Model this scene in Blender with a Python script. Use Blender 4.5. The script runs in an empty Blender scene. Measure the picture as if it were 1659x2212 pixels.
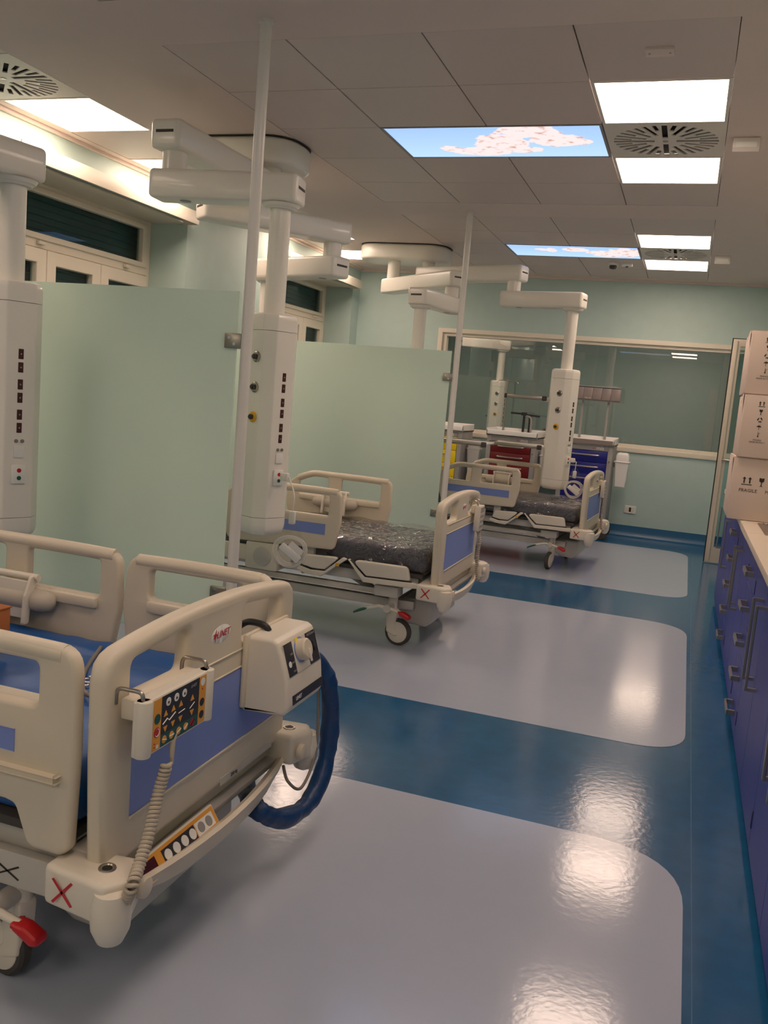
import bpy, bmesh, math, random
from mathutils import Vector, Matrix
random.seed(7)
R = math.radians
C = bpy.context.scene.collection
scene = bpy.context.scene

# ------------------------------------------------------------------ camera
CAMZ = 1.365
YAW, PITCH, ROLL, FPX = -0.322097573, -0.134675121, 0.0845731023, 1904.57
_f = Vector((math.sin(YAW) * math.cos(PITCH), math.cos(YAW) * math.cos(PITCH), math.sin(PITCH)))
_r0 = Vector((math.cos(YAW), -math.sin(YAW), 0))
_u0 = _r0.cross(_f)
_r = _r0 * math.cos(ROLL) + _u0 * math.sin(ROLL)
_u = _u0 * math.cos(ROLL) - _r0 * math.sin(ROLL)
cd = bpy.data.cameras.new('camera')
cam = bpy.data.objects.new('camera', cd)
C.objects.link(cam)
cam.matrix_world = Matrix(((_r.x, _u.x, -_f.x, 0), (_r.y, _u.y, -_f.y, 0), (_r.z, _u.z, -_f.z, CAMZ), (0, 0, 0, 1)))
cd.sensor_fit = 'HORIZONTAL'
cd.sensor_width = 36
cd.lens = FPX * 36 / 1659
cd.clip_start = 0.02
scene.camera = cam


def ray(px, py):
    return _r * ((px - 829.5) / FPX) - _u * ((py - 1106.0) / FPX) + _f


def atz(px, py, z):
    d = ray(px, py)
    return Vector((0, 0, CAMZ)) + d * ((z - CAMZ) / d.z)


def aty(px, py, y):
    d = ray(px, py)
    return Vector((0, 0, CAMZ)) + d * (y / d.y)


def atx(px, py, x):
    d = ray(px, py)
    return Vector((0, 0, CAMZ)) + d * (x / d.x)


# ------------------------------------------------------------------ world, exposure
w = bpy.data.worlds.new('night')
scene.world = w
w.use_nodes = True
w.node_tree.nodes['Background'].inputs[0].default_value = (0.010, 0.014, 0.022, 1)
w.node_tree.nodes['Background'].inputs[1].default_value = 0.5
vs = scene.view_settings
vs.view_transform = 'Standard'
vs.look = 'None'
vs.gamma = 1
vs.exposure = 1.36
vs.use_curve_mapping = False
LED = 5.6          # radiance of the ceiling LED panels
LEDC = (1.0, 0.745, 0.59)


# ------------------------------------------------------------------ materials
def srgb(r, g, b):
    def f(c):
        c /= 255.0
        return c / 12.92 if c <= 0.04045 else ((c + 0.055) / 1.055) ** 2.4
    return (f(r), f(g), f(b), 1)


def mat(name, col, rough=0.5, metal=0.0, var=0.06, scale=6.0, bump=0.0, bscale=60.0, coat=0.0, rvar=0.0, spec=0.5, coatr=0.05):
    m = bpy.data.materials.new(name)
    m.use_nodes = True
    nt = m.node_tree
    b = nt.nodes['Principled BSDF']
    b.inputs['Roughness'].default_value = rough
    b.inputs['Metallic'].default_value = metal
    b.inputs['Specular IOR Level'].default_value = spec
    if coat:
        b.inputs['Coat Weight'].default_value = coat
        b.inputs['Coat Roughness'].default_value = coatr
    tc = nt.nodes.new('ShaderNodeTexCoord')
    n = nt.nodes.new('ShaderNodeTexNoise')
    n.inputs['Scale'].default_value = scale
    n.inputs['Detail'].default_value = 4
    nt.links.new(tc.outputs['Object'], n.inputs['Vector'])
    mx = nt.nodes.new('ShaderNodeMix')
    mx.data_type = 'RGBA'
    mx.inputs[6].default_value = tuple(c * (1 - var) for c in col[:3]) + (1,)
    mx.inputs[7].default_value = tuple(min(1, c * (1 + var)) for c in col[:3]) + (1,)
    nt.links.new(n.outputs['Fac'], mx.inputs[0])
    nt.links.new(mx.outputs[2], b.inputs['Base Color'])
    if rvar:
        mr = nt.nodes.new('ShaderNodeMapRange')
        mr.inputs[3].default_value = max(0.02, rough - rvar)
        mr.inputs[4].default_value = rough + rvar
        mr.inputs[1].default_value = 0.3
        mr.inputs[2].default_value = 0.7
        nt.links.new(n.outputs['Fac'], mr.inputs[0])
        nt.links.new(mr.outputs[0], b.inputs['Roughness'])
    if bump:
        n2 = nt.nodes.new('ShaderNodeTexNoise')
        n2.inputs['Scale'].default_value = bscale
        n2.inputs['Detail'].default_value = 3
        nt.links.new(tc.outputs['Object'], n2.inputs['Vector'])
        bp = nt.nodes.new('ShaderNodeBump')
        bp.inputs['Strength'].default_value = bump
        bp.inputs['Distance'].default_value = 0.01
        nt.links.new(n2.outputs['Fac'], bp.inputs['Height'])
        nt.links.new(bp.outputs[0], b.inputs['Normal'])
    return m


def emis(name, col, s):
    m = bpy.data.materials.new(name)
    m.use_nodes = True
    nt = m.node_tree
    nt.nodes.remove(nt.nodes['Principled BSDF'])
    e = nt.nodes.new('ShaderNodeEmission')
    e.inputs[0].default_value = tuple(col[:3]) + (1,)
    e.inputs[1].default_value = s
    nt.links.new(e.outputs[0], nt.nodes['Material Output'].inputs[0])
    return m


def front_only(nt, sock):
    # a pane reflects at its entry face; its exit face must not mirror the unrefracted ray
    ge = nt.nodes.new('ShaderNodeNewGeometry')
    iv = nt.nodes.new('ShaderNodeMath')
    iv.operation = 'SUBTRACT'
    iv.inputs[0].default_value = 1.0
    nt.links.new(ge.outputs['Backfacing'], iv.inputs[1])
    mu = nt.nodes.new('ShaderNodeMath')
    mu.operation = 'MULTIPLY'
    mu.use_clamp = True
    nt.links.new(sock, mu.inputs[0])
    nt.links.new(iv.outputs[0], mu.inputs[1])
    return mu


def glassmat(name, tint, refl_rough=0.0, ior=1.5, facmul=1.0, facadd=0.0):
    m = bpy.data.materials.new(name)
    m.use_nodes = True
    nt = m.node_tree
    nt.nodes.remove(nt.nodes['Principled BSDF'])
    t = nt.nodes.new('ShaderNodeBsdfTransparent')
    t.inputs[0].default_value = tint
    g = nt.nodes.new('ShaderNodeBsdfGlossy')
    g.inputs['Roughness'].default_value = refl_rough
    fr = nt.nodes.new('ShaderNodeFresnel')
    fr.inputs[0].default_value = ior
    ma = nt.nodes.new('ShaderNodeMath')
    ma.operation = 'MULTIPLY_ADD'
    ma.inputs[1].default_value = facmul
    ma.inputs[2].default_value = facadd
    nt.links.new(fr.outputs[0], ma.inputs[0])
    ma = front_only(nt, ma.outputs[0])
    mx = nt.nodes.new('ShaderNodeMixShader')
    nt.links.new(ma.outputs[0], mx.inputs[0])
    nt.links.new(t.outputs[0], mx.inputs[1])
    nt.links.new(g.outputs[0], mx.inputs[2])
    nt.links.new(mx.outputs[0], nt.nodes['Material Output'].inputs[0])
    return m


M = {}
M['wall'] = mat('teal_wall_paint', srgb(184, 207, 201), 0.55, var=0.05, scale=9, bump=0.03, bscale=40)
M['floor_blue'] = mat('blue_vinyl', srgb(34, 92, 134), 0.14, var=0.24, scale=11, bump=0.045, bscale=40, spec=0.6)
M['floor_grey'] = mat('pale_grey_vinyl', srgb(172, 181, 198), 0.13, var=0.02, scale=14, bump=0.035, bscale=45, spec=0.6)
M['base_blue'] = mat('blue_vinyl_skirting', srgb(40, 100, 142), 0.35, var=0.1)
M['plaster'] = mat('white_ceiling_paint', srgb(224, 208, 200), 0.75, var=0.02)
M['tile'] = mat('enamelled_ceiling_metal', srgb(214, 199, 193), 0.42, var=0.02, spec=0.35)
M['dark'] = mat('dark_void', srgb(22, 22, 22), 0.8)
M['vent'] = mat('vent_white_enamel', srgb(225, 218, 208), 0.45, var=0.02)
M['frame_white'] = mat('white_joinery', srgb(230, 222, 205), 0.4, var=0.02)
M['alu'] = mat('pale_aluminium', srgb(216, 205, 188), 0.38, 0.25, var=0.02)
M['pole'] = mat('white_powder_coat', srgb(225, 222, 215), 0.3, var=0.02)
M['steel'] = mat('brushed_steel', srgb(175, 168, 158), 0.32, 1.0, var=0.05, scale=30)
M['chrome'] = mat('chrome', srgb(210, 208, 205), 0.12, 1.0, var=0.02)
M['pend'] = mat('pendant_white', srgb(236, 232, 222), 0.32, var=0.015, coat=0.2)
M['cream'] = mat('bed_cream_plastic', srgb(214, 203, 182), 0.42, var=0.02, bump=0.02, bscale=300)
M['cream2'] = mat('bed_pale_plastic', srgb(222, 214, 198), 0.42, var=0.02)
M['bedmetal'] = mat('bed_grey_enamel', srgb(196, 192, 182), 0.4, var=0.03)
M['bedblue'] = mat('bed_lilac_blue_panel', srgb(122, 142, 205), 0.42, var=0.03)
M['mat_blue'] = mat('blue_coated_fabric', srgb(34, 90, 158), 0.42, var=0.1, scale=5, bump=0.25, bscale=9)
M['mat_black'] = mat('charcoal_cover', srgb(66, 66, 76), 0.6, var=0.1)
M['black'] = mat('black_plastic', srgb(26, 26, 28), 0.45)
M['rubber'] = mat('grey_rubber', srgb(70, 66, 62), 0.7)
M['grey'] = mat('mid_grey_plastic', srgb(150, 148, 145), 0.5)
M['padgrey'] = mat('beige_grey_foam', srgb(190, 182, 166), 0.7)
M['white'] = mat('white_plastic', srgb(236, 234, 230), 0.4, var=0.02)
M['red'] = mat('red_plastic', srgb(190, 28, 32), 0.4)
M['redprint'] = mat('red_print', srgb(190, 40, 50), 0.6)
M['green'] = mat('dark_green_plastic', srgb(24, 92, 66), 0.45)
M['orange'] = mat('orange_keypad', srgb(226, 158, 58), 0.5)
M['keyblack'] = mat('keypad_dark', srgb(44, 44, 50), 0.45)
M['keygreen'] = mat('keypad_green', srgb(20, 82, 78), 0.5)
M['maroon'] = mat('maroon_display', srgb(70, 12, 22), 0.2)
M['yellow'] = mat('yellow_enamel', srgb(240, 208, 30), 0.35, var=0.02)
M['cartred'] = mat('red_enamel', srgb(112, 12, 20), 0.35, var=0.03)
M['cartblue'] = mat('deep_blue_enamel', srgb(16, 26, 128), 0.35, var=0.03)
M['cartgrey'] = mat('cart_grey', srgb(152, 150, 148), 0.45, var=0.02)
M['cab'] = mat('cabinet_blue_laminate', srgb(60, 68, 156), 0.45, var=0.03)
M['carcass'] = mat('cabinet_carcass_blue', srgb(40, 46, 100), 0.5)
M['counter'] = mat('counter_pale_laminate', srgb(228, 212, 192), 0.4, var=0.02)
M['rackbin'] = mat('smoky_bin_plastic', srgb(134, 122, 118), 0.3, var=0.04)
M['carton'] = mat('white_carton', srgb(218, 198, 184), 0.75, var=0.03, scale=3, bump=0.02, bscale=80)
M['ink'] = mat('black_print', srgb(45, 40, 36), 0.7)
M['brown'] = mat('brown_cardboard', srgb(170, 100, 50), 0.75, var=0.06)
M['hose'] = mat('navy_sleeve', srgb(22, 60, 108), 0.4, var=0.15, scale=12, bump=0.6, bscale=24)
M['cordgrey'] = mat('grey_cord', srgb(128, 120, 112), 0.5)
M['coil'] = mat('beige_coil_cord', srgb(186, 174, 156), 0.45)
M['cordwhite'] = mat('white_cord', srgb(230, 226, 216), 0.4)
M['oyellow'] = mat('yellow_outlet', srgb(226, 170, 30), 0.45)
M['shutter'] = mat('dark_teal_shutter', srgb(58, 96, 102), 0.5, var=0.08)
M['night'] = mat('night_backing', srgb(10, 14, 16), 0.7)
M['winpane'] = glassmat('window_pane', (0.75, 0.86, 0.86, 1), 0.0, 1.5)
M['iglass'] = glassmat('interior_window_glass', (0.95, 0.96, 0.94, 1), 0.0, 1.5, 2.0, 0.06)
M['bag'] = glassmat('clear_bag', (0.97, 0.97, 0.97, 1), 0.10, 1.40, 1.0, 0.01)
M['led_off'] = emis('dimmed_led_diffuser', LEDC, LED * 0.78)
M['led'] = emis('led_diffuser', LEDC, LED)
M['red_led'] = mat('dark_red_socket', srgb(66, 18, 14), 0.4)


def frosted():
    m = bpy.data.materials.new('frosted_green_glass')
    m.use_nodes = True
    nt = m.node_tree
    nt.nodes.remove(nt.nodes['Principled BSDF'])
    tc = nt.nodes.new('ShaderNodeTexCoord')
    n = nt.nodes.new('ShaderNodeTexNoise')
    n.inputs['Scale'].default_value = 1.5
    nt.links.new(tc.outputs['Object'], n.inputs['Vector'])
    mc = nt.nodes.new('ShaderNodeMix')
    mc.data_type = 'RGBA'
    mc.inputs[6].default_value = srgb(229, 243, 233)
    mc.inputs[7].default_value = srgb(233, 247, 237)
    nt.links.new(n.outputs['Fac'], mc.inputs[0])
    d = nt.nodes.new('ShaderNodeBsdfDiffuse')
    t = nt.nodes.new('ShaderNodeBsdfTranslucent')
    nt.links.new(mc.outputs[2], d.inputs[0])
    nt.links.new(mc.outputs[2], t.inputs[0])
    m1 = nt.nodes.new('ShaderNodeMixShader')
    m1.inputs[0].default_value = 0.45
    nt.links.new(d.outputs[0], m1.inputs[1])
    nt.links.new(t.outputs[0], m1.inputs[2])
    tr = nt.nodes.new('ShaderNodeBsdfTransparent')
    tr.inputs[0].default_value = (0.8, 0.92, 0.88, 1)
    m3 = nt.nodes.new('ShaderNodeMixShader')
    m3.inputs[0].default_value = 0.03
    nt.links.new(m1.outputs[0], m3.inputs[1])
    nt.links.new(tr.outputs[0], m3.inputs[2])
    g = nt.nodes.new('ShaderNodeBsdfGlossy')
    g.inputs['Roughness'].default_value = 0.03
    fr = nt.nodes.new('ShaderNodeFresnel')
    fr.inputs[0].default_value = 1.45
    m2 = nt.nodes.new('ShaderNodeMixShader')
    nt.links.new(front_only(nt, fr.outputs[0]).outputs[0], m2.inputs[0])
    nt.links.new(m3.outputs[0], m2.inputs[1])
    nt.links.new(g.outputs[0], m2.inputs[2])
    nt.links.new(m2.outputs[0], nt.nodes['Material Output'].inputs[0])
    return m


M['frost'] = frosted()


def wrapmat():
    m = bpy.data.materials.new('clear_polythene')
    m.use_nodes = True
    nt = m.node_tree
    nt.nodes.remove(nt.nodes['Principled BSDF'])
    tc = nt.nodes.new('ShaderNodeTexCoord')
    n = nt.nodes.new('ShaderNodeTexNoise')
    n.inputs['Scale'].default_value = 10
    n.inputs['Detail'].default_value = 2
    n.inputs['Distortion'].default_value = 2.6
    nt.links.new(tc.outputs['Object'], n.inputs['Vector'])
    bp = nt.nodes.new('ShaderNodeBump')
    bp.inputs['Strength'].default_value = 0.9
    bp.inputs['Distance'].default_value = 0.04
    nt.links.new(n.outputs['Fac'], bp.inputs['Height'])
    t = nt.nodes.new('ShaderNodeBsdfTransparent')
    t.inputs[0].default_value = (0.9, 0.9, 0.9, 1)
    g = nt.nodes.new('ShaderNodeBsdfGlossy')
    g.inputs['Roughness'].default_value = 0.10
    nt.links.new(bp.outputs[0], g.inputs['Normal'])
    fr = nt.nodes.new('ShaderNodeFresnel')
    fr.inputs[0].default_value = 1.5
    nt.links.new(bp.outputs[0], fr.inputs['Normal'])
    ma = nt.nodes.new('ShaderNodeMath')
    ma.operation = 'MULTIPLY_ADD'
    ma.inputs[1].default_value = 1.6
    ma.inputs[2].default_value = 0.04
    nt.links.new(fr.outputs[0], ma.inputs[0])
    ma = front_only(nt, ma.outputs[0])
    mx = nt.nodes.new('ShaderNodeMixShader')
    nt.links.new(ma.outputs[0], mx.inputs[0])
    nt.links.new(t.outputs[0], mx.inputs[1])
    nt.links.new(g.outputs[0], mx.inputs[2])
    nt.links.new(mx.outputs[0], nt.nodes['Material Output'].inputs[0])
    return m


M['wrap'] = wrapmat()


def skymat(name, blobs, strength):
    """backlit print: blue sky with pale blossom; panel-local coordinates in metres"""
    m = bpy.data.materials.new(name)
    m.use_nodes = True
    nt = m.node_tree
    nt.nodes.remove(nt.nodes['Principled BSDF'])
    tc = nt.nodes.new('ShaderNodeTexCoord')
    n = nt.nodes.new('ShaderNodeTexNoise')
    n.inputs['Scale'].default_value = 11
    n.inputs['Detail'].default_value = 4
    nt.links.new(tc.outputs['Object'], n.inputs['Vector'])
    prev = None
    for (cx, cy, rx, ry) in blobs:
        mp = nt.nodes.new('ShaderNodeMapping')
        mp.vector_type = 'TEXTURE'
        mp.inputs['Location'].default_value = (cx, cy, 0)
        mp.inputs['Scale'].default_value = (rx, ry, 1)
        nt.links.new(tc.outputs['Object'], mp.inputs[0])
        ln = nt.nodes.new('ShaderNodeVectorMath')
        ln.operation = 'LENGTH'
        nt.links.new(mp.outputs[0], ln.inputs[0])
        sb = nt.nodes.new('ShaderNodeMath')
        sb.operation = 'SUBTRACT'
        sb.inputs[0].default_value = 1.0
        nt.links.new(ln.outputs[1], sb.inputs[1])
        if prev is None:
            prev = sb
        else:
            mxx = nt.nodes.new('ShaderNodeMath')
            mxx.operation = 'MAXIMUM'
            nt.links.new(prev.outputs[0], mxx.inputs[0])
            nt.links.new(sb.outputs[0], mxx.inputs[1])
            prev = mxx
    ad = nt.nodes.new('ShaderNodeMath')
    ad.operation = 'MULTIPLY_ADD'
    ad.inputs[1].default_value = 0.9
    nt.links.new(n.outputs['Fac'], ad.inputs[0])
    nt.links.new(prev.outputs[0], ad.inputs[2])
    rp = nt.nodes.new('ShaderNodeValToRGB')
    rp.color_ramp.elements[0].position = 0.50
    rp.color_ramp.elements[0].color = (0, 0, 0, 1)
    rp.color_ramp.elements[1].position = 0.56
    rp.color_ramp.elements[1].color = (1, 1, 1, 1)
    sc = nt.nodes.new('ShaderNodeMath')
    sc.operation = 'MULTIPLY'
    sc.inputs[1].default_value = 0.9
    nt.links.new(ad.outputs[0], sc.inputs[0])
    nt.links.new(sc.outputs[0], rp.inputs[0])
    n3 = nt.nodes.new('ShaderNodeTexNoise')
    n3.inputs['Scale'].default_value = 16
    n3.inputs['Detail'].default_value = 4
    nt.links.new(tc.outputs['Object'], n3.inputs['Vector'])
    bl = nt.nodes.new('ShaderNodeValToRGB')
    bl.color_ramp.elements[0].position = 0.34
    bl.color_ramp.elements[0].color = srgb(196, 160, 146)
    bl.color_ramp.elements[1].position = 0.46
    bl.color_ramp.elements[1].color = srgb(230, 212, 210)
    nt.links.new(n3.outputs['Fac'], bl.inputs[0])
    sx = nt.nodes.new('ShaderNodeSeparateXYZ')
    nt.links.new(tc.outputs['Object'], sx.inputs[0])
    sk = nt.nodes.new('ShaderNodeMapRange')
    sk.inputs[1].default_value = -0.3
    sk.inputs[2].default_value = 0.3
    nt.links.new(sx.outputs[1], sk.inputs[0])
    skc = nt.nodes.new('ShaderNodeMix')
    skc.data_type = 'RGBA'
    skc.inputs[6].default_value = srgb(152, 184, 240)
    skc.inputs[7].default_value = srgb(176, 206, 246)
    nt.links.new(sk.outputs[0], skc.inputs[0])
    mx = nt.nodes.new('ShaderNodeMix')
    mx.data_type = 'RGBA'
    nt.links.new(rp.outputs[0], mx.inputs[0])
    nt.links.new(skc.outputs[2], mx.inputs[6])
    nt.links.new(bl.outputs[0], mx.inputs[7])
    e = nt.nodes.new('ShaderNodeEmission')
    e.inputs[1].default_value = strength
    nt.links.new(mx.outputs[2], e.inputs[0])
    nt.links.new(e.outputs[0], nt.nodes['Material Output'].inputs[0])
    return m


M['sky_a'] = skymat('blossom_print_a', [(-0.12, 0.17, .22, .10), (0.02, 0.02, .18, .22), (0.20, -0.20, .20, .14), (0.33, -0.03, .18, .13), (0.10, 0.14, .16, .07), (-0.30, 0.12, .08, .07), (0.45, 0.0, .08, .06)], 0.52)
M['sky_b'] = skymat('blossom_print_b', [(-0.20, -0.05, .06, .12), (0.02, -0.10, .14, .12), (0.26, 0.02, .18, .12), (0.46, -0.02, .18, .24), (-0.28, -0.06, .09, .07), (0.30, 0.16, .16, .08)], 0.52)


# ------------------------------------------------------------------ geometry helpers: every shape is (verts, faces)
def bm_geo(bm):
    bm.verts.index_update()
    g = ([v.co.copy() for v in bm.verts], [[v.index for v in f.verts] for f in bm.faces])
    bm.free()
    return g


def box(x0, x1, y0, y1, z0, z1, bev=0.0, seg=2):
    bm = bmesh.new()
    bmesh.ops.create_cube(bm, size=1)
    for v in bm.verts:
        v.co = Vector((x0 + (v.co.x + .5) * (x1 - x0), y0 + (v.co.y + .5) * (y1 - y0), z0 + (v.co.z + .5) * (z1 - z0)))
    if bev > 0:
        bev = min(bev, 0.49 * min(abs(x1 - x0), abs(y1 - y0), abs(z1 - z0)))
        bmesh.ops.bevel(bm, geom=list(bm.edges), offset=bev, segments=seg, affect='EDGES', profile=0.5)
    return bm_geo(bm)


def lathe(prof, n=24, axis='z', at=(0, 0, 0), cap=True):
    vs_, fs = [], []
    for (r, h) in prof:
        for k in range(n):
            a = 2 * math.pi * k / n
            vs_.append(Vector((r * math.cos(a), r * math.sin(a), h)))
    for i in range(len(prof) - 1):
        for k in range(n):
            k2 = (k + 1) % n
            fs.append([i * n + k, i * n + k2, (i + 1) * n + k2, (i + 1) * n + k])
    if cap:
        fs.append(list(range(n))[::-1])
        fs.append([(len(prof) - 1) * n + k for k in range(n)])
    if axis == 'x':
        vs_ = [Vector((v.z, v.x, v.y)) for v in vs_]
    elif axis == 'y':
        vs_ = [Vector((v.y, v.z, v.x)) for v in vs_]
    at = Vector(at)
    return ([v + at for v in vs_], fs)


def cyl(r, h0, h1, n=24, axis='z', at=(0, 0, 0), bev=0.0):
    if bev:
        return lathe([(r - bev, h0), (r - bev * .3, h0 + bev * .3), (r, h0 + bev), (r, h1 - bev), (r - bev * .3, h1 - bev * .3), (r - bev, h1)], n, axis, at)
    return lathe([(r, h0), (r, h1)], n, axis, at)


def tube(path, r, n=10, cap=True):
    P = [Vector(p) for p in path]
    rad = r if isinstance(r, (list, tuple)) else [r] * len(P)
    vs_, fs = [], []
    t0 = (P[1] - P[0]).normalized()
    up = Vector((0, 0, 1)) if abs(t0.z) < .9 else Vector((1, 0, 0))
    nrm = t0.cross(up).normalized()
    for i, p in enumerate(P):
        t = (P[min(i + 1, len(P) - 1)] - P[max(i - 1, 0)])
        t = t.normalized() if t.length > 1e-9 else t0
        nrm = (nrm - t * nrm.dot(t))
        nrm = nrm.normalized() if nrm.length > 1e-6 else t.orthogonal().normalized()
        b = t.cross(nrm)
        for k in range(n):
            a = 2 * math.pi * k / n
            vs_.append(p + (nrm * math.cos(a) + b * math.sin(a)) * rad[i])
    for i in range(len(P) - 1):
        for k in range(n):
            k2 = (k + 1) % n
            fs.append([i * n + k, i * n + k2, (i + 1) * n + k2, (i + 1) * n + k])
    if cap:
        fs.append(list(range(n))[::-1])
        fs.append([(len(P) - 1) * n + k for k in range(n)])
    return (vs_, fs)


def smooth_path(pts, sub=8):
    P = [Vector(p) for p in pts]
    out = []
    for i in range(len(P) - 1):
        p0, p1, p2, p3 = P[max(i - 1, 0)], P[i], P[i + 1], P[min(i + 2, len(P) - 1)]
        for s in range(sub):
            t = s / sub
            out.append(0.5 * ((2 * p1) + (p2 - p0) * t + (2 * p0 - 5 * p1 + 4 * p2 - p3) * t * t + (3 * p1 - p0 - 3 * p2 + p3) * t ** 3))
    out.append(P[-1])
    return out


def rpoly(pts, rad, seg=6):
    """polygon with rounded corners; rad a number or one per corner"""
    n = len(pts)
    rr = rad if isinstance(rad, (list, tuple)) else [rad] * n
    out = []
    for i in range(n):
        p = Vector(pts[i]).to_2d()
        a = (Vector(pts[i - 1]).to_2d() - p)
        b = (Vector(pts[(i + 1) % n]).to_2d() - p)
        r = rr[i]
        if r <= 0:
            out.append(p)
            continue
        la, lb = a.length, b.length
        a.normalize()
        b.normalize()
        ang = a.angle(b)
        if ang > 3.1:
            out.append(p)
            continue
        d = min(r / math.tan(ang / 2), la * .48, lb * .48)
        p0, p1 = p + a * d, p + b * d
        for s in range(seg + 1):
            t = s / seg
            out.append((1 - t) ** 2 * p0 + 2 * t * (1 - t) * p + t * t * p1)
    return [(v.x, v.y) for v in out]


def rrect(x0, x1, y0, y1, r, seg=5):
    return rpoly([(x0, y0), (x1, y0), (x1, y1), (x0, y1)], r, seg)


def plate(outer, holes=(), t=0.02, bev=0.0, res=2):
    """flat plate in XY with holes, thickness t centred on z=0"""
    cu = bpy.data.curves.new('tmp', 'CURVE')
    cu.dimensions = '2D'
    cu.fill_mode = 'BOTH'
    cu.extrude = max(t / 2 - bev, 0.0)
    cu.bevel_depth = bev
    cu.bevel_resolution = res
    cu.offset = -bev
    for poly in [outer] + list(holes):
        s = cu.splines.new('POLY')
        s.points.add(len(poly) - 1)
        for i, p in enumerate(poly):
            s.points[i].co = (p[0], p[1], 0, 1)
        s.use_cyclic_u = True
    ob = bpy.data.objects.new('tmp', cu)
    C.objects.link(ob)
    dg = bpy.context.evaluated_depsgraph_get()
    me = bpy.data.meshes.new_from_object(ob.evaluated_get(dg))
    bm = bmesh.new()
    bm.from_mesh(me)
    bmesh.ops.remove_doubles(bm, verts=bm.verts, dist=1e-5)
    g = bm_geo(bm)
    bpy.data.objects.remove(ob)
    bpy.data.curves.remove(cu)
    bpy.data.meshes.remove(me)
    return g


def text_geo(s, size, align='CENTER', t=0.0006):
    cu = bpy.data.curves.new('tmp', 'FONT')
    cu.body = s
    cu.size = size
    cu.align_x = align
    cu.align_y = 'CENTER'
    cu.extrude = t / 2
    cu.resolution_u = 2
    ob = bpy.data.objects.new('tmp', cu)
    C.objects.link(ob)
    dg = bpy.context.evaluated_depsgraph_get()
    me = bpy.data.meshes.new_from_object(ob.evaluated_get(dg))
    g = ([v.co.copy() for v in me.vertices], [list(p.vertices) for p in me.polygons])
    bpy.data.objects.remove(ob)
    bpy.data.curves.remove(cu)
    bpy.data.meshes.remove(me)
    return g


def xf(g, m):
    return ([m @ v for v in g[0]], g[1])


def mv(g, x=0, y=0, z=0):
    d = Vector((x, y, z))
    return ([v + d for v in g[0]], g[1])


def frame_m(o, ex, ey):
    """matrix taking local x,y,z onto ex, ey, ex x ey at origin o"""
    ex = Vector(ex).normalized()
    ey = Vector(ey)
    ey = (ey - ex * ey.dot(ex)).normalized()
    ez = ex.cross(ey)
    o = Vector(o)
    return Matrix(((ex.x, ey.x, ez.x, o.x), (ex.y, ey.y, ez.y, o.y), (ex.z, ey.z, ez.z, o.z), (0, 0, 0, 1)))


def rotz(a):
    return Matrix.Rotation(a, 4, 'Z')


def mesh_of(name, geos, m, smooth=40, mats=None):
    if isinstance(geos, tuple):
        geos = [geos]
    V, F, off = [], [], 0
    for g in geos:
        V += [tuple(v) for v in g[0]]
        F += [[i + off for i in f] for f in g[1]]
        off += len(g[0])
    me = bpy.data.meshes.new(name)
    me.from_pydata(V, [], F)
    me.update()
    bm = bmesh.new()
    bm.from_mesh(me)
    bmesh.ops.recalc_face_normals(bm, faces=bm.faces)
    bm.to_mesh(me)
    bm.free()
    if smooth:
        for p in me.polygons:
            p.use_smooth = True
        me.set_sharp_from_angle(angle=R(smooth))
    me.materials.append(M[m])
    return me


SPLIT = {'side_post', 'panel_ledge', 'rail_ledge', 'rail_arm', 'lower_rail', 'lift_arm', 'foot_block', 'hook', 'key_panel_side', 'dark_panel', 'corner_post', 'arm_slot', 'shelf_rail', 'rail_end', 'transom_latch', 'bolt', 'shelf_bracket', 'cover_groove', 'rack_post', 'tap_hole_cap', 'hinge', 'blank_cover', 'top_flap', 'screw', 'support_plate', 'status_mark', 'indicator_lettering', 'carton_lettering', 'bed_symbol', 'no_step_mark', 'crush_mark'}


def part(name, geos, m, parent=None, smooth=40, label=None, kind=None):
    if name in SPLIT and isinstance(geos, list) and len(geos) > 1:
        return [part(name, [g], m, parent, smooth, label, kind) for g in geos][0]
    o = bpy.data.objects.new(name, mesh_of(name, geos, m, smooth))
    C.objects.link(o)
    o.parent = parent
    if label:
        o['label'] = label
    if kind:
        o['kind'] = kind
    return o


def share(o, parent, name=None):
    c = bpy.data.objects.new(name or o.name.split('.')[0], o.data)
    C.objects.link(c)
    c.parent = parent
    return c


def thing(name, label, cat, loc=(0, 0, 0), rz=0, group=None):
    o = bpy.data.objects.new(name, None)
    C.objects.link(o)
    o.location = loc
    o.rotation_euler = (0, 0, rz)
    o['label'] = label
    o['category'] = cat
    if group:
        o['group'] = group
    return o


def tag(o, label, cat, group=None):
    o['label'] = label
    o['category'] = cat
    if group:
        o['group'] = group
    return o


def struct(name, geos, m, smooth=0, label=None):
    o = part(name, geos, m, None, smooth)
    o['kind'] = 'structure'
    if label:
        o['label'] = label
    return o


def copy_tree(o, parent=None):
    c = o.copy()
    C.objects.link(c)
    c.parent = parent
    for ch in [x for x in bpy.data.objects if x.parent == o]:
        copy_tree(ch, c)
    return c


# ================================================================== THE ROOM
CE = 2.795                      # ceiling height
XL, XR, YF, YB = -3.93, 1.0, 10.15, -3.7
XW = -4.30                      # window plane in the recesses

floor = struct('floor', [box(XL, XR, YB, YF, -.08, 0)], 'floor_blue')
PADS = [(.43, 2.80), (3.70, 6.065), (6.96, 9.42), (-2.84, -.46)]
for (a, b) in PADS:
    g = plate(rpoly([(-3.45, a), (.15, a), (.15, b), (-3.45, b)], [.22, .24, .30, .22], 10), (), .0012)
    part('floor_pad', mv(g, 0, 0, .0008), 'floor_grey', floor, 0, label='pale grey vinyl field with rounded corners')
part('floor_seam', box(.172, .1745, YB, 9.9, 0, .0006), 'base_blue', floor, 0)

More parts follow.
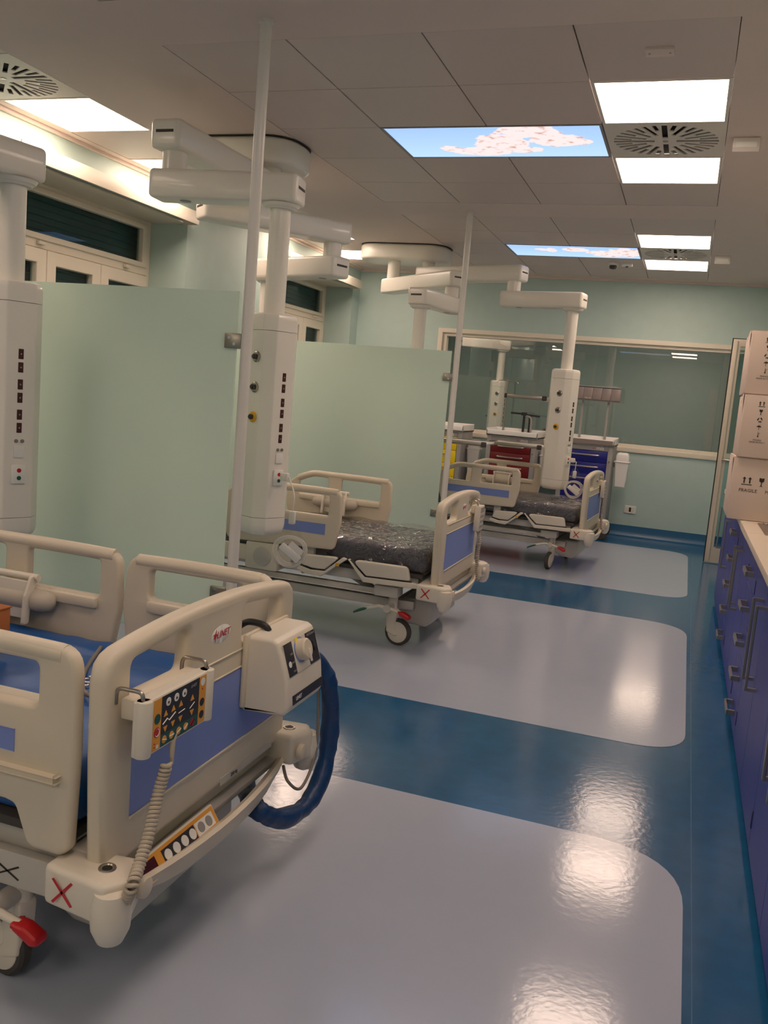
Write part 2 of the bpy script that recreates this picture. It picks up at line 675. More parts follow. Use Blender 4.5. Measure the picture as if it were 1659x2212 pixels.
# ceiling: plaster field around two metal-tile blocks and a tile strip along the windows
BLK = [(-2.4, 0.0, 3.55 - 6.88, 6.55 - 6.88), (-2.4, 0.0, 3.55 - 3.44, 6.55 - 3.44), (-2.4, 0.0, 3.55, 6.55), (-2.4, 0.0, 6.99, 9.99)]
STR = (-3.84, -3.24, -3.33, 9.99)


def cells():
    xs = sorted({XL, XR, STR[0], STR[1], -2.4, 0.0})
    ys = sorted({YB, YF, STR[2], STR[3]} | {b[2] for b in BLK} | {b[3] for b in BLK})
    out = []
    for i in range(len(xs) - 1):
        for j in range(len(ys) - 1):
            cx, cy = (xs[i] + xs[i + 1]) / 2, (ys[j] + ys[j + 1]) / 2
            ins = any(b[0] < cx < b[1] and b[2] < cy < b[3] for b in BLK) or (STR[0] < cx < STR[1] and STR[2] < cy < STR[3])
            if not ins:
                out.append(box(xs[i], xs[i + 1], ys[j], ys[j + 1], CE, CE + .03))
    return out


ceiling = struct('ceiling', cells(), 'plaster')
part('ceiling_backing', box(XL, XR, YB, YF, CE + .05, CE + .08), 'dark', ceiling, 0)

tile0 = None
vent0 = None
light0 = None


def tile(x0, y0, x1, y1):
    global tile0
    g = box(-.297, .297, -.297, .297, 0, .02, .002, 1)
    if tile0 is None:
        tile0 = part('ceiling_tile', g, 'tile', ceiling, 30)
        o = tile0
    else:
        o = share(tile0, ceiling, 'ceiling_tile')
    o.location = ((x0 + x1) / 2, (y0 + y1) / 2, CE + .001)


def vent(cx, cy, label):
    global vent0
    if vent0 is None:
        holes = []
        for k in range(32):
            a = 2 * math.pi * (k + .0) / 32
            r0 = .055 if k % 8 == 0 else (.105 if k % 2 == 0 else .175)
            hw = .0115 if k % 8 else .014
            c, s = math.cos(a), math.sin(a)
            holes.append([(r0 * c - hw * s, r0 * s + hw * c), (r0 * c + hw * s, r0 * s - hw * c), (.265 * c + hw * s, .265 * s - hw * c), (.265 * c - hw * s, .265 * s + hw * c)])
        t = thing('ceiling_vent', label, 'air vent', group='swirl air vents in the ceiling')
        p = part('plate', plate([(-.297, -.297), (.297, -.297), (.297, .297), (-.297, .297)], holes, .006), 'vent', t, 0)
        part('plenum', box(-.29, .29, -.29, .29, .014, .018), 'dark', t, 0)
        part('hub', cyl(.014, -.006, 0, 12), 'steel', t)
        vent0 = t
    else:
        t = copy_tree(vent0)
        t['label'] = label
    t.location = (cx, cy, CE + .003)


def led(cx, cy, label, lit=True):
    global light0
    if light0 is None:
        t = thing('ceiling_light', label, 'ceiling light', group='square LED panels in the ceiling')
        g = plate([(-.297, -.297), (.297, -.297), (.297, .297), (-.297, .297)], [[(-.281, -.281), (.281, -.281), (.281, .281), (-.281, .281)]], .010, .001)
        part('frame', g, 'vent', t, 0)
        part('diffuser', box(-.2805, .2805, -.2805, .2805, -.002, .004), 'led', t, 0)
        light0 = t
    else:
        t = copy_tree(light0)
        t['label'] = label
    if not lit:
        for o in [x for x in bpy.data.objects if x.parent == t and x.name.startswith('diffuser')]:
            o.data = o.data.copy()
            o.data.materials[0] = M['led_off']
    t.location = (cx, cy, CE + .004)


def skyp(cx, cy, m, label):
    t = thing('sky_light_panel', label, 'light panel', (cx, cy, CE + .004), group='backlit blossom pictures in the ceiling')
    g = plate([(-.597, -.297), (.597, -.297), (.597, .297), (-.597, .297)], [[(-.583, -.283), (.583, -.283), (.583, .283), (-.583, .283)]], .010, .001)
    part('frame', g, 'grey', t, 0)
    part('print', box(-.5825, .5825, -.2825, .2825, -.002, .004), m, t, 0)


BAYN = ['in the block by the entrance wall', 'by the doorway end of the room', 'in the middle ceiling block', 'in the ceiling block by the far window']
for bi, (x0, x1, y0, y1) in enumerate(BLK):
    for i in range(4):
        for j in range(5):
            a, b = x0 + .6 * i, y0 + .6 * j
            if i == 3 and j in (1, 3):
                led(a + .3, b + .3, '%s square LED panel %s the swirl vent %s' % ('dimmed' if bi == 1 else 'bright', 'before' if j == 1 else 'beyond', BAYN[bi]), bi != 1)
            elif i == 3 and j == 2:
                vent(a + .3, b + .3, 'round swirl air vent between two LED panels ' + BAYN[bi])
            elif j == 2 and i in (1, 2):
                if i == 1:
                    skyp(a + .6, b + .3, 'sky_b' if bi == 3 else 'sky_a', ['backlit blossom picture in the ceiling block by the entrance wall', 'backlit blossom picture in the ceiling block over the doorway end', 'backlit picture of white blossom on blue sky in the middle ceiling block', 'backlit picture of pinkish blossom clumps in the ceiling near the far window'][bi])
            else:
                tile(a, b, a + .6, b + .6)
y = STR[2]
k = 0
while y < STR[3] - .3:
    bi = int((y + .01 + 3.33) // 3.44)
    j = int(round((y + 3.33 - 3.44 * bi) / .6))
    if j >= 5:
        # filler between the bays
        g = part('ceiling_tile', box(-3.837, -3.243, y + .003, y + .437, CE + .001, CE + .021), 'tile', ceiling, 0)
        y += .44
        continue
    cx = -3.54
    nm = ['entrance end', 'window beside the doorway end', 'window behind the frosted screen', 'window beside the far wall'][min(bi, 3)]
    if j == 0:
        vent(cx, y + .3, 'swirl air vent in the strip over the ' + nm)
    elif j == 1:
        led(cx, y + .3, 'square LED panel next to the swirl vent, over the ' + nm, bi != 1)
    elif j == 3:
        led(cx, y + .3, 'square LED panel past the blank tile, over the ' + nm, bi != 1)
    else:
        tile(-3.84, y, -3.24, y + .6)
    y += .6

# far wall with the interior window opening
WX0, WX1, WZ0, WZ1 = -2.90, .62, .935, 2.165
struct('wall_back', [box(XW - .2, WX0, YF, YF + .12, 0, CE), box(WX1, XR, YF, YF + .12, 0, CE), box(WX0, WX1, YF, YF + .12, 0, WZ0), box(WX0, WX1, YF, YF + .12, WZ1, CE)], 'wall')
wf = struct('window_3', plate([(WX0, WZ0), (WX1, WZ0), (WX1, WZ1), (WX0, WZ1)], [[(WX0 + .055, WZ0 + .05), (WX1 - .055, WZ0 + .05), (WX1 - .055, WZ1 - .05), (WX0 + .055, WZ1 - .05)]], .16, .004), 'frame_white', 30, label='wide interior window with pale frame in the far wall')
wf.matrix_world = frame_m((0, YF + .06, 0), (1, 0, 0), (0, 0, 1))
part('window_sash', plate([(WX0 + .05, WZ0 + .045), (WX1 - .05, WZ0 + .045), (WX1 - .05, WZ1 - .045), (WX0 + .05, WZ1 - .045)], [[(WX0 + .10, WZ0 + .085), (WX1 - .10, WZ0 + .085), (WX1 - .10, WZ1 - .085), (WX0 + .10, WZ1 - .085)]], .09, .004), 'frame_white', wf, 30)
part('pane', box(WX0 + .095, WX1 - .095, WZ0 + .08, WZ1 - .08, -.004, .004), 'iglass', wf, 0)
# lit room behind the interior window
struct('wall_beyond', [box(-4.5, 1.6, 14.8, 14.9, 0, CE), box(-4.6, -4.5, YF + .12, 14.9, 0, CE), box(1.6, 1.7, YF + .12, 14.9, 0, CE)], 'wall')
struct('floor_beyond', [box(-4.6, 1.7, YF + .12, 14.9, -.08, 0)], 'floor_blue')
struct('ceiling_beyond', [box(-4.6, 1.7, YF + .12, 14.9, CE + .01, CE + .05)], 'plaster')
led(-.25, 13.2, 'square LED panel in the room behind the interior window, beside its right wall')
led(-2.0, 11.2, 'added square fill panel brightening the middle of the room behind the interior window')  # added fill light, brightens this room; placed where the floor won't mirror it
led(-3.3, 11.6, 'added square fill panel over the pendant in the room behind the interior window')  # second added fill, lifts the room's left side and its pendant
th = thing('room_thermostat', 'small white thermostat on the wall of the room behind the interior window', 'thermostat', tuple(aty(1148, 780, 14.8)))
part('case', box(-.045, .045, -.03, 0, -.05, .05, .006), 'vent', th)
part('dial_face', cyl(.02, -.033, -.029, 16, 'y'), 'white', th)

# skirting with coved foot
cove = []
prof = [(0, .12), (-.006, .12), (-.006, .05), (-.012, .028), (-.028, .010), (-.055, .0012), (0, .0012)]
V = [Vector((x, YF + p[0], p[1])) for x in (XL, XR) for p in prof]
n = len(prof)
F = [[i, (i + 1) % n, n + (i + 1) % n, n + i] for i in range(n)] + [list(range(n)), list(range(n, 2 * n))]
struct('baseboard_back', (V, F), 'base_blue', 30)
V = [Vector((XL - p[0], y_, p[1])) for y_ in (YB, YF) for p in prof]
struct('baseboard_left', (V, F), 'base_blue', 30)
# thin white cornice strip where ceiling meets the far wall
struct('trim_1', [box(XL, XR, YF - .03, YF, CE - .025, CE)], 'plaster')
struct('trim_2', [box(XL, XL + .03, YB, YF, CE - .02, CE)], 'plaster')

# window wall: solid with recesses
WIN = [(4.42 - 3.63, 6.28 - 3.63), (4.42, 6.28), (8.05, 9.92)]
SOF, SILL = 2.565, .92
seg = []
ys = [YB] + [v for ab in WIN for v in ab] + [YF]
for i in range(0, len(ys), 2):
    seg.append(box(XW - .2, XL, ys[i], ys[i + 1], 0, CE))
for (a, b) in WIN:
    seg.append(box(XW - .2, XL, a, b, SOF, CE))
    seg.append(box(XW - .2, XL, a, b, 0, SILL))
struct('wall_left', seg, 'wall')
struct('wall_right', [box(XR, XR + .1, YB, YF, 0, CE)], 'wall')
struct('wall_front', [box(XL - .6, XR + .1, YB - .1, YB, 0, CE)], 'wall')

for wi, (a, b) in enumerate(WIN):
    L = b - a
    # frame built in (along-wall, height) plane, facing the room (+X)
    m4 = frame_m((XW, a, 0), (0, 1, 0), (0, 0, 1))
    tr0, tr1 = 2.16, SOF
    o = struct('window_%d' % (wi + 1) if wi < 2 else 'window_4', plate([(0, SILL), (L, SILL), (L, SOF), (0, SOF)], [[(.06, 2.19), (L - .06, 2.19), (L - .06, SOF - .05), (.06, SOF - .05)], [(.05, SILL + .05), (L - .05, SILL + .05), (L - .05, 2.13), (.05, 2.13)]], .07, .004), 'frame_white', 30, label='white framed window with a low transom light and three casements')
    o.matrix_world = m4
    part('transom_sash', mv(plate([(.055, 2.185), (L - .055, 2.185), (L - .055, SOF - .045), (.055, SOF - .045)], [[(.12, 2.225), (L - .12, 2.225), (L - .12, SOF - .085), (.12, SOF - .085)]], .06, .006), 0, 0, .02), 'frame_white', o, 30)
    part('pane', box(.115, L - .115, 2.22, SOF - .08, .005, .013), 'winpane', o, 0)
    w3 = (L - .10) / 3
    for k in range(3):
        x0, x1 = .052 + k * w3, .048 + (k + 1) * w3
        s = part('casement_sash', mv(plate([(x0, SILL + .055), (x1, SILL + .055), (x1, 2.125), (x0, 2.125)], [[(x0 + .095, SILL + .15), (x1 - .095, SILL + .15), (x1 - .095, 2.03), (x0 + .095, 2.03)]], .06, .008), 0, 0, .025), 'frame_white', o, 30)
        part('pane', box(x0 + .09, x1 - .09, SILL + .145, 2.035, .010, .018), 'winpane', s, 0)
    part('transom_latch', [box(.55, .61, 2.15, 2.175, .035, .065, .006), box(L - .35, L - .29, 2.15, 2.175, .035, .065, .006)], 'frame_white', o)
    part('head_lining', box(.0, L, SOF - .018, SOF - .002, .03, .36, .002), 'frame_white', o)
    part('window_sill', box(.0, L, SILL - .03, SILL, .02, .36, .004), 'frame_white', o)
    # roller shutter slats outside the pane
    nsl = 34
    sl0 = None
    for k in range(nsl):
        z = SOF - .03 - k * .049
        if sl0 is None:
            sl0 = part('shutter_slat', box(.02, L - .02, -.024, .024, -.012, 0, .005, 1), 'shutter', o, 30)
            s = sl0
        else:
            s = share(sl0, o, 'shutter_slat')
        s.location = (0, z, -.075)
    part('shutter_backing', box(0, L, SILL, SOF, -.16, -.15), 'night', o, 0)
    # pelmet board in front of the recess head
    pl = thing('window_pelmet', ['white pelmet box over the window nearest the doorway', 'white pelmet board over the window behind the frosted screen', 'white pelmet board over the window by the far wall'][wi], 'pelmet', ((XL - 3.79) / 2, (a + b) / 2, 2.53), group='window pelmets')
    yl0, yl1 = -L / 2 - .14, L / 2 - .06
    part('front_board', box(.055, .07, yl0, yl1, 0, .095, .002), 'frame_white', pl)
    part('top_board', box(-.068, .055, yl0, yl1, .045, .06), 'frame_white', pl)
    part('end_board', box(-.068, .055, yl1 - .012, yl1, 0, .045), 'frame_white', pl)
    part('curtain_track', box(-.01, .02, yl0 + .1, yl1 - .1, .03, .045), 'vent', pl)


# ================================================================== FROSTED SCREENS
def screen(Y, label, cat_lab):
    t = thing('glass_screen', label, 'glass screen', (-1.79, Y, 0), group='frosted screens between the beds')
    part('glass_pane', box(-2.12, -.045, -.005, .005, .22, 1.73, .0015, 1), 'frost', t, 0)
    po = thing('screen_post', cat_lab, 'post', (-1.79, Y, 0), group='floor to ceiling screen posts')
    part('tube', cyl(.0235, 0, CE, 28), 'pole', po)
    part('foot_flange', cyl(.045, 0, .008, 28), 'pole', po)
    part('ceiling_flange', cyl(.03, CE - .012, CE, 28), 'pole', po)
    for z in (.435, 1.525):
        c = part('clamp', [box(-.098, -.02, -.016, .016, z - .031, z + .031, .004)], 'steel', t)
        part('bolt', [cyl(.007, -.0185, -.016, 12, 'y', (-.075, 0, z + .013)), cyl(.007, -.0185, -.016, 12, 'y', (-.05, 0, z - .013))], 'chrome', c)


screen(3.36, 'pale green frosted glass screen behind the bed with the blue mattress', 'white round post holding the screen behind the blue mattress bed')
screen(6.85, 'pale green frosted glass screen between the two plastic wrapped beds', 'white round post holding the screen between the two wrapped beds')


# ================================================================== PENDANTS
def oct_prof(s, c):
    h = s / 2
    return [(h, -h + c), (h, h - c), (h - c, h), (-h + c, h), (-h, h - c), (-h, -h + c), (-h + c, -h), (h - c, -h)]


def slab(poly, z0, z1, bev=.0):
    return mv(plate(poly, (), z1 - z0, bev, 3), 0, 0, (z0 + z1) / 2)


def arm_geo(p, q, z0, z1, wd=.17, over=.10):
    """box arm from pivot p to pivot q with rounded ends"""
    p, q = Vector(p), Vector(q)
    d = (q - p)
    L = d.length
    m = frame_m((p.x, p.y, 0), (d.x, d.y, 0), (-d.y, d.x, 0))
    poly = rpoly([(-over, -wd / 2), (L + over, -wd / 2), (L + over, wd / 2), (-over, wd / 2)], .03, 5)
    body = xf(slab([(a, b) for a, b in poly], z0, z1, .022), m)
    capline = [xf(slab(rpoly([(x0, -wd / 2 - .0025), (x1, -wd / 2 - .0025), (x1, wd / 2 + .0025), (x0, wd / 2 + .0025)], .003, 2), z0 - .0025, z1 + .0025, .02), m) for x0, x1 in ((-over + .045, -over + .055), (L + over - .055, L + over - .045))]
    slots = [xf(box(-over - .002, -over + .01, -.05, .05, (z0 + z1) / 2 + .002, (z0 + z1) / 2 + .016, .002), m), xf(box(L + over - .01, L + over + .002, -.05, .05, (z0 + z1) / 2 + .002, (z0 + z1) / 2 + .016, .002), m)]
    return body, slots


def loft(poly, levels):
    V, F, n = [], [], len(poly)
    for (z, k) in levels:
        V += [Vector((a * k, b * k, z)) for a, b in poly]
    for i in range(len(levels) - 1):
        for j in range(n):
            j2 = (j + 1) % n
            F.append([i * n + j, i * n + j2, (i + 1) * n + j2, (i + 1) * n + j])
    F += [list(range(n))[::-1], [(len(levels) - 1) * n + j for j in range(n)]]
    return (V, F)


def console(t, x, y, rz, ztop, zbot, outlets=True):
    """supply head: chamfered column, gas outlets on one face, sockets on the next"""
    S = .222
    poly = rpoly(oct_prof(S, .050), .016, 4)
    m = Matrix.Translation((x, y, 0)) @ rotz(rz)
    c = part('supply_head', [xf(slab(poly, zbot + .09, ztop - .085), m)], 'pend', t, 30)
    part('top_cap', [xf(loft(poly, [(ztop - .083, 1.0), (ztop - .030, 1.0), (ztop - .016, .985), (ztop - .006, .945), (ztop, .87)]), m)], 'pend', c, 30)
    part('bottom_cap', [xf(loft(poly, [(zbot, .80), (zbot + .012, .92), (zbot + .030, .985), (zbot + .05, 1.0), (zbot + .088, 1.0)]), m)], 'pend', c, 30)
    h = S / 2
    for i, z in enumerate((1.485, 1.337, 1.19)):
        o = part('gas_outlet', xf(lathe([(.027, -h - .001), (.027, -h - .006), (.021, -h - .010)], 20, 'y', (.026, 0, z)), m), 'oyellow' if i == 2 else 'steel', c, 30)
        part('coupling', xf(lathe([(.013, -h - .006), (.013, -h - .022), (.008, -h - .022), (.008, -h - .028)], 14, 'y', (.026, 0, z)), m), 'rubber', c, 30)
    for z in (1.395, 1.34, 1.27, 1.215, 1.145, 1.09):
        o = part('power_socket', xf(box(h - .002, h + .002, -.011, .011, z - .021, z + .021, .002), m), 'red_led', c, 20)
        part('socket_pin', xf(cyl(.0035, h + .002, h + .003, 8, 'x', (0, .0, z)), m), 'grey', c)
    for dy in (-.012, .014):
        part('earth_pin', xf(cyl(.008, h, h + .005, 12, 'x', (0, dy, 1.035)), m), 'steel', c)
    part('data_plate', xf(box(h, h + .006, -.022, .022, .965, 1.015, .003), m), 'white', c)
    pl = part('call_plate', xf(box(h, h + .010, -.03, .03, .855, .935, .004), m), 'white', c)
    part('call_button', xf(cyl(.009, h + .010, h + .013, 14, 'x', (0, .0, .912)), m), 'red', c)
    part('reset_button', xf(cyl(.009, h + .010, h + .013, 14, 'x', (0, .0, .880)), m), 'green', c)
    # rail on the far side face
    part('side_rail', xf(box(-h - .028, -h - .018, -.07, .07, 1.14, 1.165), m), 'steel', c)
    part('side_rail_bracket', xf(box(-h - .019, -h, -.02, .02, 1.145, 1.16), m), 'grey', c)
    return c


def pendant(name, label, mc, sysA, sysB):
    """double ceiling pendant: oblong mount and two folding arms"""
    t = thing(name, label, 'pendant', (0, 0, 0), group='double arm medical supply pendants')
    mx, my = mc
    poly = rpoly([(mx - .45, my - .235), (mx + .45, my - .235), (mx + .45, my + .235), (mx - .45, my + .235)], [.22] * 4, 10)
    part('ceiling_mount', [slab(poly, 2.645, CE - .004, .03)], 'pend', t, 30)
    part('mount_ring', [slab(poly, CE - .005, CE - .001)], 'rubber', t, 30)
    for (pv, el, co, zt, rz, ctop, cbot) in [s for s in (sysA, sysB) if s]:
        hi = zt > 2.55
        part('pivot_post', cyl(.062, zt - .004, 2.66, 28, 'z', (pv[0], pv[1], 0)), 'pend', t, 30)
        b, s = arm_geo(pv, el, zt - .14, zt)
        a = part('upper_arm', [b], 'pend', t, 30)
        part('arm_slot', s, 'rubber', a)
        part('elbow_joint', [cyl(.062, zt - .235, zt - .135, 28, 'z', (el[0], el[1], 0)), cyl(.066, zt - .142, zt - .137, 28, 'z', (el[0], el[1], 0))], 'pend', t, 30)
        b, s = arm_geo(el, co, zt - .37, zt - .23)
        a = part('lower_arm', [b], 'pend', t, 30)
        part('arm_slot', s, 'rubber', a)
        part('arm_badge', [cyl(.028, zt - .372, zt - .369, 20, 'z', (el[0] + (co[0] - el[0]) * .12, el[1] + (co[1] - el[1]) * .12, 0))], 'grey', t)
        part('drop_collar', lathe([(.085, zt - .385), (.095, zt - .37), (.07, zt - .395)][::-1], 28, 'z', (co[0], co[1], 0)), 'pend', t, 30)
        part('drop_column', cyl(.052, ctop - .02, zt - .37, 28, 'z', (co[0], co[1], 0)), 'pend', t, 30)
        console(t, co[0], co[1], rz, ctop, cbot)
    return t


RZ = R(-24)
p1 = pendant('supply_pendant', 'white supply pendant standing beside the blue mattress bed, in front of the first frosted screen', (-2.83, 1.60),
             ((-2.95, 1.60), (-2.88, 2.28), (-2.735, 3.045), 2.47, RZ, 1.69, .62), None)
p2 = pendant('supply_pendant', 'white double arm supply pendant over the wrapped bed behind the first screen', (-2.83, 5.06),
             ((-2.58, 5.02), (-2.59, 3.99), (-2.02, 4.06), 2.60, RZ, 1.70, .60),
             ((-2.95, 5.02), (-2.42, 5.68), (-3.0, 5.90), 2.47, R(30), 1.69, .62))
p3 = pendant('supply_pendant', 'white double arm supply pendant over the bed in front of the drawer carts', (-2.83, 8.50),
             ((-2.58, 8.46), (-1.66, 8.16), (-1.09, 8.05), 2.60, RZ, 1.70, .63),
             ((-2.92, 8.42), (-2.12, 7.72), (-2.22, 7.16), 2.47, R(20), 1.69, .62))


p4 = pendant('supply_pendant', 'white supply pendant standing in the room behind the interior window', (-2.9, 13.35),
             ((-2.95, 13.3), (-3.12, 12.5), (-2.66, 12.72), 2.47, R(-10), 1.667, .62), None)

# shelves on the far pendant
def shelf(t, x0, x1, y0, y1, z):
    s = part('shelf', box(x0, x1, y0, y1, z, z + .012, .003), 'white', t)
    part('shelf_rail', [box(x0 - .004, x1 + .004, y0 - .012, y0, z - .012, z + .02, .004), box(x0 - .004, x1 + .004, y1, y1 + .012, z - .012, z + .02, .004)], 'steel', s)
    part('rail_end', [box(x0 - .012, x0 + .01, y0 - .02, y0 + .005, z - .018, z + .024, .006), box(x1 - .03, x1 + .012, y0 - .02, y0 + .005, z - .018, z + .024, .006)], 'rubber', s)


shelf(p3, -1.60, -1.24, 8.0, 8.30, 1.425)
shelf(p3, -1.70, -1.24, 8.0, 8.35, .985)
shelf(p3, -2.05, -1.53, 7.0, 7.35, 1.01)
part('shelf_bracket', [box(-1.25, -1.17, 8.02, 8.08, 1.40, 1.44, .004), box(-1.25, -1.17, 8.02, 8.08, .96, 1.0, .004), box(-2.12, -2.04, 7.12, 7.18, .99, 1.02, .004)], 'pend', p3)
part('drip_pole', [cyl(.008, 1.10, 2.10, 10, 'z', (-2.86, 5.84, 0))], 'steel', p2)


# nurse call cord in a clear bag
def call_handset(name, label, plug, drop, coil, tilt):
    plug, drop, coil = Vector(plug), Vector(drop), Vector(coil)
    t = thing(name, label, 'call handset', tuple(coil), group='bagged call handsets')
    L = lambda v: Vector(v) - coil
    part('plug', box(*[v for i in range(3) for v in (L(plug)[i] - (.022, .016, .02)[i], L(plug)[i] + (.022, .016, .02)[i])], .006), 'cordwhite', t)
    part('lead', tube(smooth_path([L(plug) + Vector((.02, 0, .005)), L(plug) + Vector((.035, -.005, -.02)), L(drop) + Vector((.003, 0, .1)), L(drop) + Vector((0, 0, .02))]), .0035, 8), 'cordwhite', t)
    part('junction', box(L(drop).x - .016, L(drop).x + .016, L(drop).y - .012, L(drop).y + .012, L(drop).z - .04, L(drop).z + .025, .006), 'cordwhite', t)
    ex = Vector((math.cos(tilt), math.sin(tilt), 0))
    loops = []
    for k in range(4):
        pts = []
        for i in range(33):
            a = 2 * math.pi * i / 32
            sx = .064 + .0065 * k
            pts.append(ex * (sx * math.cos(a) * (1 + .15 * math.sin(a))) + Vector((0, 0, (.062 + .006 * k) * math.sin(a))) + ex.cross(Vector((0, 0, 1))) * (.006 * (k - 1.5)))
        loops.append(tube(pts, .0024, 6, False))
    part('coiled_cord', loops, 'cordwhite', t)
    m = frame_m((0, 0, -.008), (ex * .8 + Vector((0, 0, -.6))), Vector((0, 0, 1)))
    part('handset', xf(box(-.06, .06, -.02, .02, -.011, .011, .008), m), 'white', t)
    part('leaflet', xf(box(-.03, .05, .0, .05, -.016, -.0145), m), 'white', t)
    n_ = ex.cross(Vector((0, 0, 1)))
    prof = [(-.02, .19), (.02, .19), (.05, .09), (.085, 0), (.075, -.065), (0, -.092), (-.075, -.065), (-.085, 0), (-.05, .09)]
    g = plate(rpoly(prof, .03, 4), (), .036, .016, 4)
    part('bag', xf(g, frame_m((0, 0, 0), ex, (0, 0, 1))), 'bag', t)
    return t


call_handset('nurse_call_handset', 'bagged white call handset and cord hanging in front of the first wrapped bed', (-1.868, 3.994, .905), (-1.795, 3.955, .72), (-1.79, 3.945, .545), R(20))
call_handset('nurse_call_handset', 'bagged white call handset and cord hanging beside the far bed and the blue drawer cart', (-.940, 7.985, .905), (-.905, 7.955, .79), (-.90, 7.945, .650), R(20))


# ================================================================== BEDS
def xzplate(outer, holes, t, bev, y, res=2):
    """plate drawn in (x,z), centred at local y"""
    return xf(plate(outer, holes, t, bev, res), frame_m((0, y, 0), (1, 0, 0), (0, 0, 1)))


def yzplate(outer, holes, t, bev, x, res=2):
    return xf(plate(outer, holes, t, bev, res), frame_m((x, 0, 0), (0, 1, 0), (0, 0, 1)))


def board_outline():
    return [(a * .955, b) for a, b in board_outline0()]


def board_outline0():
    top = []
    N = 14
    for i in range(N + 1):
        y_ = -.40 + .80 * i / N
        top.append((y_, .846 - .026 * (abs(y_) / .40) ** 2.2))
    left = [(-.44, .372), (-.452, .60), (-.455, .76), (-.445, .795), (-.425, .812)]
    right = [(.425, .812), (.445, .795), (.455, .76), (.452, .60), (.44, .372)]
    bottom = [(.40, .348), (-.40, .348)]
    return left + top + right + bottom


def foot_rail_outline():
    return rpoly([(-.07, .40), (-.062, .60), (-.065, .82), (-.20, .822), (-.545, .818), (-.562, .66), (-.54, .53), (-.505, .47), (-.23, .475), (-.205, .47), (-.17, .385), (-.09, .385)],
                 [.02, 0, .055, 0, .06, .2, .1, .03, .02, .02, .03, .03], 6)


def head_rail_outline():
    return rpoly([(-.60, .49), (-.572, .64), (-.575, .815), (-.85, .822), (-1.10, .82), (-1.20, .80), (-1.285, .735), (-1.30, .60), (-1.25, .47)],
                 [.03, .15, .05, 0, .1, .1, .06, .1, .05], 6)


def wheel(t, x, y, ang, pz=0.0):
    m = Matrix.Translation((x, y, 0)) @ rotz(ang)
    off = .045
    tr = part('castor_tyre', [xf(lathe([(.055, -.016), (.068, -.016), (.075, -.010), (.075, .010), (.068, .016), (.055, .016)], 32, 'y', (off, 0, .0755)), m)], 'rubber', t, 30)
    part('castor_hub', [xf(cyl(.0585, -.019, .019, 28, 'y', (off, 0, .0755), .004), m)], 'cream2', t, 30)
    part('castor_fork', [xf(xzplate(rpoly([(-.03, .20), (.035, .20), (.035, .15), (.03, .09), (.055, .06), (.03, .05), (-.02, .07)], .015), (), .046, .008, 0), m), xf(cyl(.026, .17, .27, 20), m)], 'cream2', t, 30)


